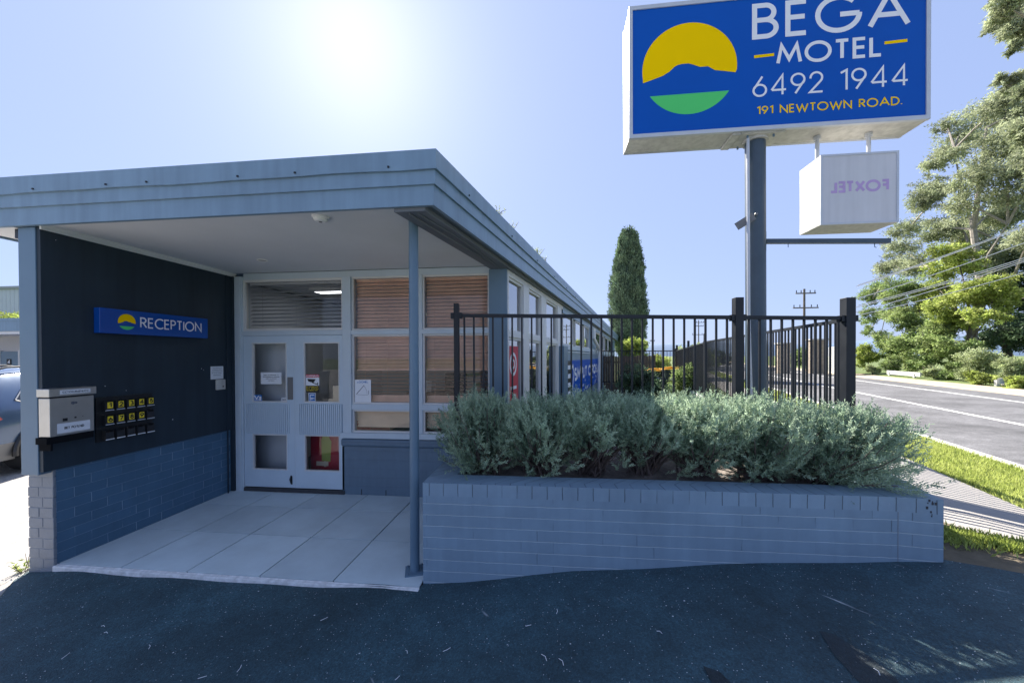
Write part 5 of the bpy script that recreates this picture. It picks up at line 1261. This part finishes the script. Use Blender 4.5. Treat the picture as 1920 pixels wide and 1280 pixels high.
# cypress
cy = empty('cypress_tree', (9.6, 25, .2), 'tall narrow dark cypress behind the motel roof', 'tree')
mb = MB(); mb.tube([(9.6, 25, 0), (9.6, 25, 3.5), (9.6, 25, 9)], [.22, .16, .05], 8); mb.build('trunk', 'barkdark', cy)
def cyr(z): return float(np.interp(z, [1.2, 2.2, 3.2, 5.0, 6.6, 8.4, 9.6, 10.3, 10.7], [.25, .85, 1.12, 1.27, 1.16, .95, .72, .50, .1]))
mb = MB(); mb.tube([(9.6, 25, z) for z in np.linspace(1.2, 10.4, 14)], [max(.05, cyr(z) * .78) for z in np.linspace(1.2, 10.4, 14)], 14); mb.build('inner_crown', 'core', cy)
K = 1500; zk = RNG.uniform(1.2, 10.6, K); ak = RNG.uniform(0, 2 * math.pi, K)
rk = np.array([cyr(q) for q in zk]) * (1 + .13 * np.sin(5 * ak + 1.3 * zk) * np.sin(1.7 * zk + 2 * ak)) * RNG.uniform(.80, 1.10, K)
N = 46000; si = RNG.integers(0, K, N); z = zk[si] + RNG.normal(.05, .16, N); a = ak[si] + RNG.normal(0, .10, N); R_ = rk[si] * RNG.uniform(.86, 1.03, N)
P = np.stack([9.6 + R_ * np.cos(a), 25 + R_ * np.sin(a), z], 1); Dv = np.stack([np.cos(a) * .7, np.sin(a) * .7, np.full(N, 1.1)], 1) + RNG.normal(0, .35, (N, 3))
quads('crown', leaves(P, Dv, .17, .055), 'cypress', cy, RNG.uniform(.45, 1.4, K)[si] * RNG.uniform(.75, 1.2, N))

# garden behind the front fence
bush('garden_shrub', (7.6, 11.2, .1), (1.05, .9, 1.15), 9000, .09, .045, 'darkleaf', 'dark glossy shrub in the shade at the end of the motel', 41, 12)
bush('garden_shrub', (8.15, 9.2, .2), (.62, .7, 1.15), 8000, .07, .035, 'midleaf', 'leafy sunlit shrub in front of the bins', 42, 12)
bush('garden_shrub', (6.9, 8.2, .05), (.75, .9, .95), 7000, .08, .04, 'darkleaf', 'low dark shrub along the motel side wall', 43, 10)
bush('pale_shrub', (8.35, 17.2, .9), (.8, .7, 2.1), 9000, .10, .045, 'limeleaf', 'pale yellow green shrub rising at the end of the motel roof', 44, 14)
bush('lime_shrub', (9.9, 18.5, .6), (1.6, .8, 1.2), 8000, .11, .05, 'limeleaf', 'lime green shrub behind the distant picket fence', 45, 12)
for i, (x, y, z, s, lab) in enumerate(((16.4, 33, .3, 1.7, 'distant grey green tree beyond the far fence, left of the bare one'), (18.5, 34, .3, 1.5, 'distant round green tree beyond the far fence'), (23.0, 42, .2, 1.4, 'distant dark tree seen through the side fence'), (33.0, 44, .2, 1.6, 'distant tree seen between the pickets near the sign pole'))):
    bush('distant_tree', (x, y, z), (s * 1.1, s, s * 1.5), 3500, .22, .10, ('greyleaf', 'limeleaf', 'darkleaf', 'midleaf')[i], lab, 50 + i, 9, cat='tree')

# wheelie bins
def bin_(x, y, label, rz):
    o = empty('wheelie_bin', (x, y, .35), label, 'bin', 'wheelie bins with yellow lids'); F = frame((x, y, G(x, y)), rz); 
    mb = MB(F)
    P0 = [(-.23, -.26), (.23, -.26), (.23, .26), (-.23, .26)]; P1 = [(-.29, -.34), (.29, -.34), (.29, .36), (-.29, .36)]
    for i in range(4):
        a, b = i, (i + 1) % 4; mb.face([(*P0[a], .06), (*P0[b], .06), (*P1[b], 1.0), (*P1[a], 1.0)])
    mb.face([(*p, .06) for p in P0[::-1]]); mb.box(-.305, -.355, .94, .305, .375, 1.0); mb.build('body', 'bin', o)
    mb = MB(F); mb.box(-.31, -.37, 1.002, .31, .36, 1.04); mb.tube([(-.28, -.1, 1.04), (0, -.1, 1.075), (.28, -.1, 1.04)], .05, 8); mb.build('lid', 'binlid', o, bevel=.01)
    mb = MB(F); mb.tube([(-.25, .43, .98), (.25, .43, .98)], .018, 8); mb.build('handle', 'bin', o)
    for sx in (-1, 1): mb = MB(F); mb.tube([(sx * .25, .28, .1), (sx * .30, .28, .1)], .1, 14); mb.build('wheel', 'tyre', o)
    mb = MB(F); mb.box(-.12, -.352, .62, .12, -.315, .78); mb.build('label_plate', 'paper', o)
bin_(7.95, 11.9, 'left wheelie bin with yellow lid in front of the distant fence', .15)
bin_(8.42, 11.55, 'right wheelie bin with yellow lid nearest the white plinth', .05)

# power poles and wires
def ppole(x, y, h, label, arms, r=.11):
    o = empty('power_pole', (x, y, 0), label, 'power pole', 'timber power poles along the road')
    mb = MB(); mb.tube([(x, y, -.5), (x, y, h)], [r, r * .7], 10); mb.build('pole', 'polewood', o)
    for z, w_ in arms:
        mb = MB(); mb.box(x - w_, y - .22, z - .045, x + w_, y - .13, z + .045); am = mb.build('crossarm', 'polewood', o)
        for t in (-.92, -.45, .45, .92): mb = MB(); mb.tube([(x + t * w_, y - .17, z + .06), (x + t * w_, y - .17, z + .25)], .035, 6); mb.build('insulator', 'black', am)
ppole(24.47, 30.0, 7.1, 'near timber power pole with two crossarms seen beside the sign pole', ((6.72, .75), (5.55, .95)))
ppole(28.2, 62.0, 7.6, 'far timber power pole with several crossarms seen through the fence', ((7.2, .8), (6.6, .7), (5.2, 1.1)))
ppole(20.8, 22.2 + 40, 4.5, 'short dark pole far off behind the boundary fence', ((4.2, .4),))
for i, (z0, z1, yy) in enumerate(((4.40, 6.20, 0), (4.36, 6.14, .1), (3.92, 5.06 + .55, 0), (3.66, 5.10, 0), (3.60, 5.02, .1), (3.42, 4.95, .15), (3.30, 4.60, 0))):
    a = Vector((15.2, 12 + yy, z0 - .12)); b = Vector((22.5, 12 + yy, z1 + (z1 - z0) * .49))
    mb = MB(); mb.tube([tuple(a.lerp(b, t) - Vector((0, 0, .10 * 4 * t * (1 - t)))) for t in np.linspace(-.02, 1.6, 12)], .013, 4)
    tag(mb.build('power_line', 'wire'), 'thin pale power line crossing in front of the gum trees', 'power line', 'power lines in front of the gum trees')

# across the road, seen through the pickets
def pier(x, y, w_, h, label):
    o = empty('stone_pier', (x, y, .4), label, 'pier', 'stone piers across the road'); mb = MB(); mb.box(x - w_ / 2, y - .3, .2, x + w_ / 2, y + .3, h); mb.build('shaft', 'stone', o)
    mb = MB(); mb.box(x - w_ / 2 - .06, y - .36, h + .001, x + w_ / 2 + .06, y + .36, h + .09); mb.build('cap', 'conc', o)
pier(20.0, 25.0, .62, 2.5, 'narrow stone pier across the road seen through the side fence')
pier(22.3, 25.2, 1.0, 2.75, 'broad stone pier across the road seen through the side fence')
kb = empty('utility_cabinet', (24.0, 25.4, .4), 'white utility cabinet across the road beside the right fence post', 'cabinet')
mb = MB(); mb.box(23.5, 25.1, .45, 24.5, 25.9, 2.3); mb.build('body', 'white', kb, bevel=.02)
mb = MB(); mb.box(23.6, 25.085, 1.35, 24.4, 25.0995, 1.40); mb.box(23.98, 25.085, .6, 24.0, 25.0995, 1.3); mb.build('door_seam', 'ink_grey', kb)
mb = MB(); mb.box(12, 30.2, .0, 24, 30.5, .75); tag(mb.build('low_wall', 'conc'), 'long low white wall across the road', 'wall')

# weeds in the gutter and by the pier
def weed(base, h, label, n, seed, mat='greyleaf', name='weed'):
    rng = np.random.default_rng(seed); o = empty(name, base, label, 'weed'); tb = MB(); C, D_ = [], []
    for k in range(n):
        tip = np.array(base) + np.array([rng.normal(0, h * .35), rng.normal(0, h * .35), h * rng.uniform(.5, 1)]); tb.tube([base, tuple((np.array(base) + tip) / 2 + rng.normal(0, .015, 3)), tuple(tip)], [.004, .003, .0015], 4, caps=False)
        m = 7; t = rng.uniform(.3, 1, (m, 1)); C.append(np.array(base) * (1 - t) + tip * t); D_.append(rng.normal(0, 1, (m, 3)) + [0, 0, .5])
    tb.build('stems', 'twig', o); quads('leaves', leaves(np.concatenate(C), np.concatenate(D_), h * .22, h * .07), mat, o)
for i, (s, h, lab) in enumerate(((1.3, .16, 'dry weed growing in the roof gutter nearest the corner'), (1.75, .13, 'small dry weed next along the roof gutter'), (2.9, .17, 'green weed growing in the side roof gutter'), (3.3, .14, 'last tuft of weed along the side roof gutter'))):
    p = FC + SD * s - SNV * .03; weed((p.x, p.y, 3.13), h, lab, 9, 60 + i)
weed((1.55, -.05, 3.13), .07, 'tiny weed on the front roof edge', 5, 66); weed((1.9, -.05, 3.13), .05, 'tiniest dry weed on the front roof edge beside another', 4, 67)
weed((-.33, .02, -.11), .17, 'bright green weed at the foot of the brick pier', 9, 70, 'limeleaf')
# twigs and leaf litter on the driveway and on the planter
def litter(n, rect, label, mat, h=.05):
    r = random.Random(9)
    for i in range(n):
        x = r.uniform(rect[0], rect[2]); y = r.uniform(rect[1], rect[3]); a = r.uniform(0, 3.1); L = r.uniform(.025, h); z = G(x, y) + .012 + lumps(x, y)
        mb = MB(); mb.tube([(x, y, z), (x + L * .5 * math.cos(a), y + L * .5 * math.sin(a), z + .004), (x + L * math.cos(a + .3), y + L * math.sin(a + .3), z)], .0016, 4)
        tag(mb.build('dry_twig', mat), label, 'twig', 'twigs scattered on the driveway')
litter(16, (1.2, -.85, 6.2, -.25), 'small pale dry twig lying on the dark driveway', 'paper')

# ------------------------------------------------------------------ left of the porch: car, motel wing, what lies beyond
car = empty('parked_car', (-4.0, 3.0, -.1), 'silver blue wagon parked beside the brick pier, rear quarter in view', 'car')
CFM = frame((-4.96, 1.50, -.11), math.radians(110))
ST = [  # x, half width, sill z, belt z, roof z, roof half width
 (0.0, .72, .42, .80, .86, .70), (.05, .82, .30, .92, .98, .74), (.16, .89, .26, 1.00, 1.28, .70), (.34, .91, .25, 1.02, 1.52, .66), (.7, .92, .24, 1.03, 1.62, .64), (1.4, .92, .24, 1.02, 1.65, .64),
 (2.3, .92, .24, 1.00, 1.63, .63), (2.9, .92, .24, .99, 1.50, .62), (3.25, .92, .24, .98, 1.20, .66), (3.5, .91, .24, .97, 1.00, .74), (4.1, .88, .25, .90, .93, .70), (4.5, .80, .30, .78, .80, .62), (4.62, .68, .40, .62, .64, .55)]
def csec(st):
    x, hw, s, b, rz, rw = st
    return [(x, -hw * .93, s), (x, -hw, s + (b - s) * .35), (x, -hw, s + (b - s) * .72), (x, -hw * .985, b), (x, -rw - (hw - rw) * .12, rz - (rz - b) * .12), (x, -rw * .86, rz), (x, 0, rz + .012)]
mb = MB(CFM)
S_ = [csec(s) for s in ST]
def mir(p): return (p[0], -p[1], p[2])
for i in range(len(S_) - 1):
    for k in range(6):
        mb.m = 1 if k == 0 else 0
        a, b, c, d = S_[i][k], S_[i + 1][k], S_[i + 1][k + 1], S_[i][k + 1]
        mb.face([a, b, c, d], smooth=True); mb.face([mir(d), mir(c), mir(b), mir(a)], smooth=True)
mb.m = 1
for e, fl in ((S_[0], False), (S_[-1], True)):
    ring = e + [mir(p) for p in e[-2::-1]]; mb.face(ring if fl else ring[::-1])
mb.face([p for p in (S_[0][0], S_[-1][0])] + [mir(S_[-1][0]), mir(S_[0][0])])
cb = mb.build('body', ['carblue', 'cargrey'], car, weld=True)
def cpt(x, t, out=.006, side=-1):
    """point on the greenhouse side between belt (t=0) and roof (t=1)"""
    xs = [s[0] for s in ST]; hw = np.interp(x, xs, [s[1] for s in ST]); b = np.interp(x, xs, [s[3] for s in ST]); rz = np.interp(x, xs, [s[4] for s in ST]); rw = np.interp(x, xs, [s[5] for s in ST])
    y = hw * .985 + (rw + (hw - rw) * .12 - hw * .985) * t; return (x, side * (y + out), b + (rz - (rz - b) * .12 - b) * t)
for sd2 in (-1, 1):
    for poly in ([(.62, .28), (.80, .12), (1.22, .12), (1.22, .92), (.95, .80)], [(1.30, .12), (2.05, .12), (2.05, .95), (1.30, .93)], [(2.12, .12), (3.05, .14), (2.75, .85), (2.12, .95)]):
        pts = [cpt(x, t, .008, sd2) for x, t in poly]; mb = MB(CFM); mb.face(pts if sd2 < 0 else pts[::-1]); g_ = mb.build('side_window', 'carglass', car)
        mb = MB(CFM); pp = [cpt(x, t, .012, sd2) for x, t in poly]; mb.tube(pp + [pp[0]], .009, 5, caps=False); mb.build('window_trim', 'steel', g_)
    mb = MB(CFM); q = lambda x, z: (x, sd2 * (float(np.interp(x, [s[0] for s in ST], [s[1] for s in ST])) + .004), z)
    pts = [q(.05, .80), q(.13, .78), q(.36, .90), q(.30, .97), q(.10, .95)]; mb.face(pts if sd2 < 0 else pts[::-1]); mb.build('tail_light', 'tail', car)
    for wx in (.92, 3.62):
        mb = MB(CFM); mb.tube([(wx, sd2 * .70, .335), (wx, sd2 * .925, .335)], .335, 28); wh = mb.build('wheel', 'tyre', car)
        mb = MB(CFM); mb.tube([(wx, sd2 * .9255, .335), (wx, sd2 * .935, .335)], .22, 24); mb.build('rim', 'steel', wh)
        mb = MB(CFM); arc = [(wx + .40 * math.cos(t), sd2 * .925, .335 + .40 * math.sin(t)) for t in np.linspace(-.1, math.pi + .1, 20)]; mb.tube(arc, .035, 6); mb.build('arch_trim', 'black', car)
    mb = MB(CFM); mb.tube([(.5, sd2 * .60, 1.62), (.8, sd2 * .60, 1.685), (2.2, sd2 * .59, 1.695), (2.6, sd2 * .58, 1.62)], .018, 8); mb.build('roof_rail', 'black', car)
mb = MB(CFM); mb.box(-.06, -.76, .30, .05, .76, .56); mb.build('bumper', 'cargrey', car, bevel=.04)
mb = MB(CFM); mb.face([(.045, -.62, 1.02), (.045, .62, 1.02), (.27, .56, 1.47), (.27, -.56, 1.47)][::-1]); mb.build('rear_window', 'carglass', car)

wg = empty('motel_wing', (-17, 10, 0), 'motel room wing across the car park with grey door number 4', 'building')
mb = MB(); mb.box(-34, 10.3, -.2, -9, 16, 2.62); mb.build('wall', 'winwall', wg)
mb = MB(); mb.box(-34.5, 8.95, 2.72, -8.4, 9.0, 3.19); mb.box(-34.5, 8.93, 3.10, -8.4, 8.949, 3.20); mb.build('fascia', 'slate', wg)
mb = MB(); mb.box(-34.5, 9.001, 2.62, -8.4, 16.4, 2.72); mb.build('soffit', 'ceiling', wg)
mb = MB(); mb.box(-34.5, 9.001, 3.05, -8.4, 16.5, 3.14); mb.build('roof', 'roofsheet', wg)
for i, x in enumerate((-27.2, -22.6, -18.35, -13.4)):
    mb = MB(); mb.box(x, 10.24, -.1, x + .86, 10.2995, 2.0); dd = mb.build('door', 'slate_post', wg)
    mb = MB(); mb.box(x + .86, 10.22, -.1, x + .94, 10.2994, 2.06); mb.box(x - .08, 10.22, -.1, x - .001, 10.2994, 2.06); mb.build('door_frame', 'frame_pale', dd)
    if i == 2:
        mb = MB(); mb.box(x + .30, 10.228, 1.45, x + .52, 10.2395, 1.70); pn = mb.build('number_plate', 'ink', dd); mb = MB(frame((0, 10.226, 0))); text(mb, '4', x + .355, x + .465, 1.50, .15, .2, 0, track=0); mb.build('number', 'letter', pn)
    mb = MB(); mb.box(x + 1.25, 10.25, .9, x + 3.0, 10.2993, 2.1); ww = mb.build('window', 'frame_pale', wg); mb = MB(); mb.box(x + 1.32, 10.235, .97, x + 2.93, 10.2495, 2.03); mb.build('pane', 'carglass', ww)
fb2 = empty('pale_shed', (-50, 30, 0), 'tall pale metal clad building beyond the motel wing', 'building')
mb = MB()
for i in range(60): mb.box(-64 + i * .5, 29.98, -.5, -64 + i * .5 + .47, 30.2, 8.9)
mb.box(-64, 30.21, -.5, -34, 44, 8.9); mb.build('wall', 'corr', fb2)
mb = MB(); mb.box(-64.3, 29.8, 8.901, -33.7, 44.3, 9.15); mb.build('roof', 'roofsheet', fb2)
tree('young_tree', (-33.5, 20, -.1), [(-33.6, 20, -.1), (-33.5, 20, 2), (-33.4, 20, 4.2)], [], cloud(np.random.default_rng(3), (-33.5, 20, 3.9), (1.0, .9, 1.3), 14, .6), 9000, .15, .07, 'limeleaf', 'barkdark', 'leafy green tree behind the roof of the motel wing', r0=.09, seed=77)
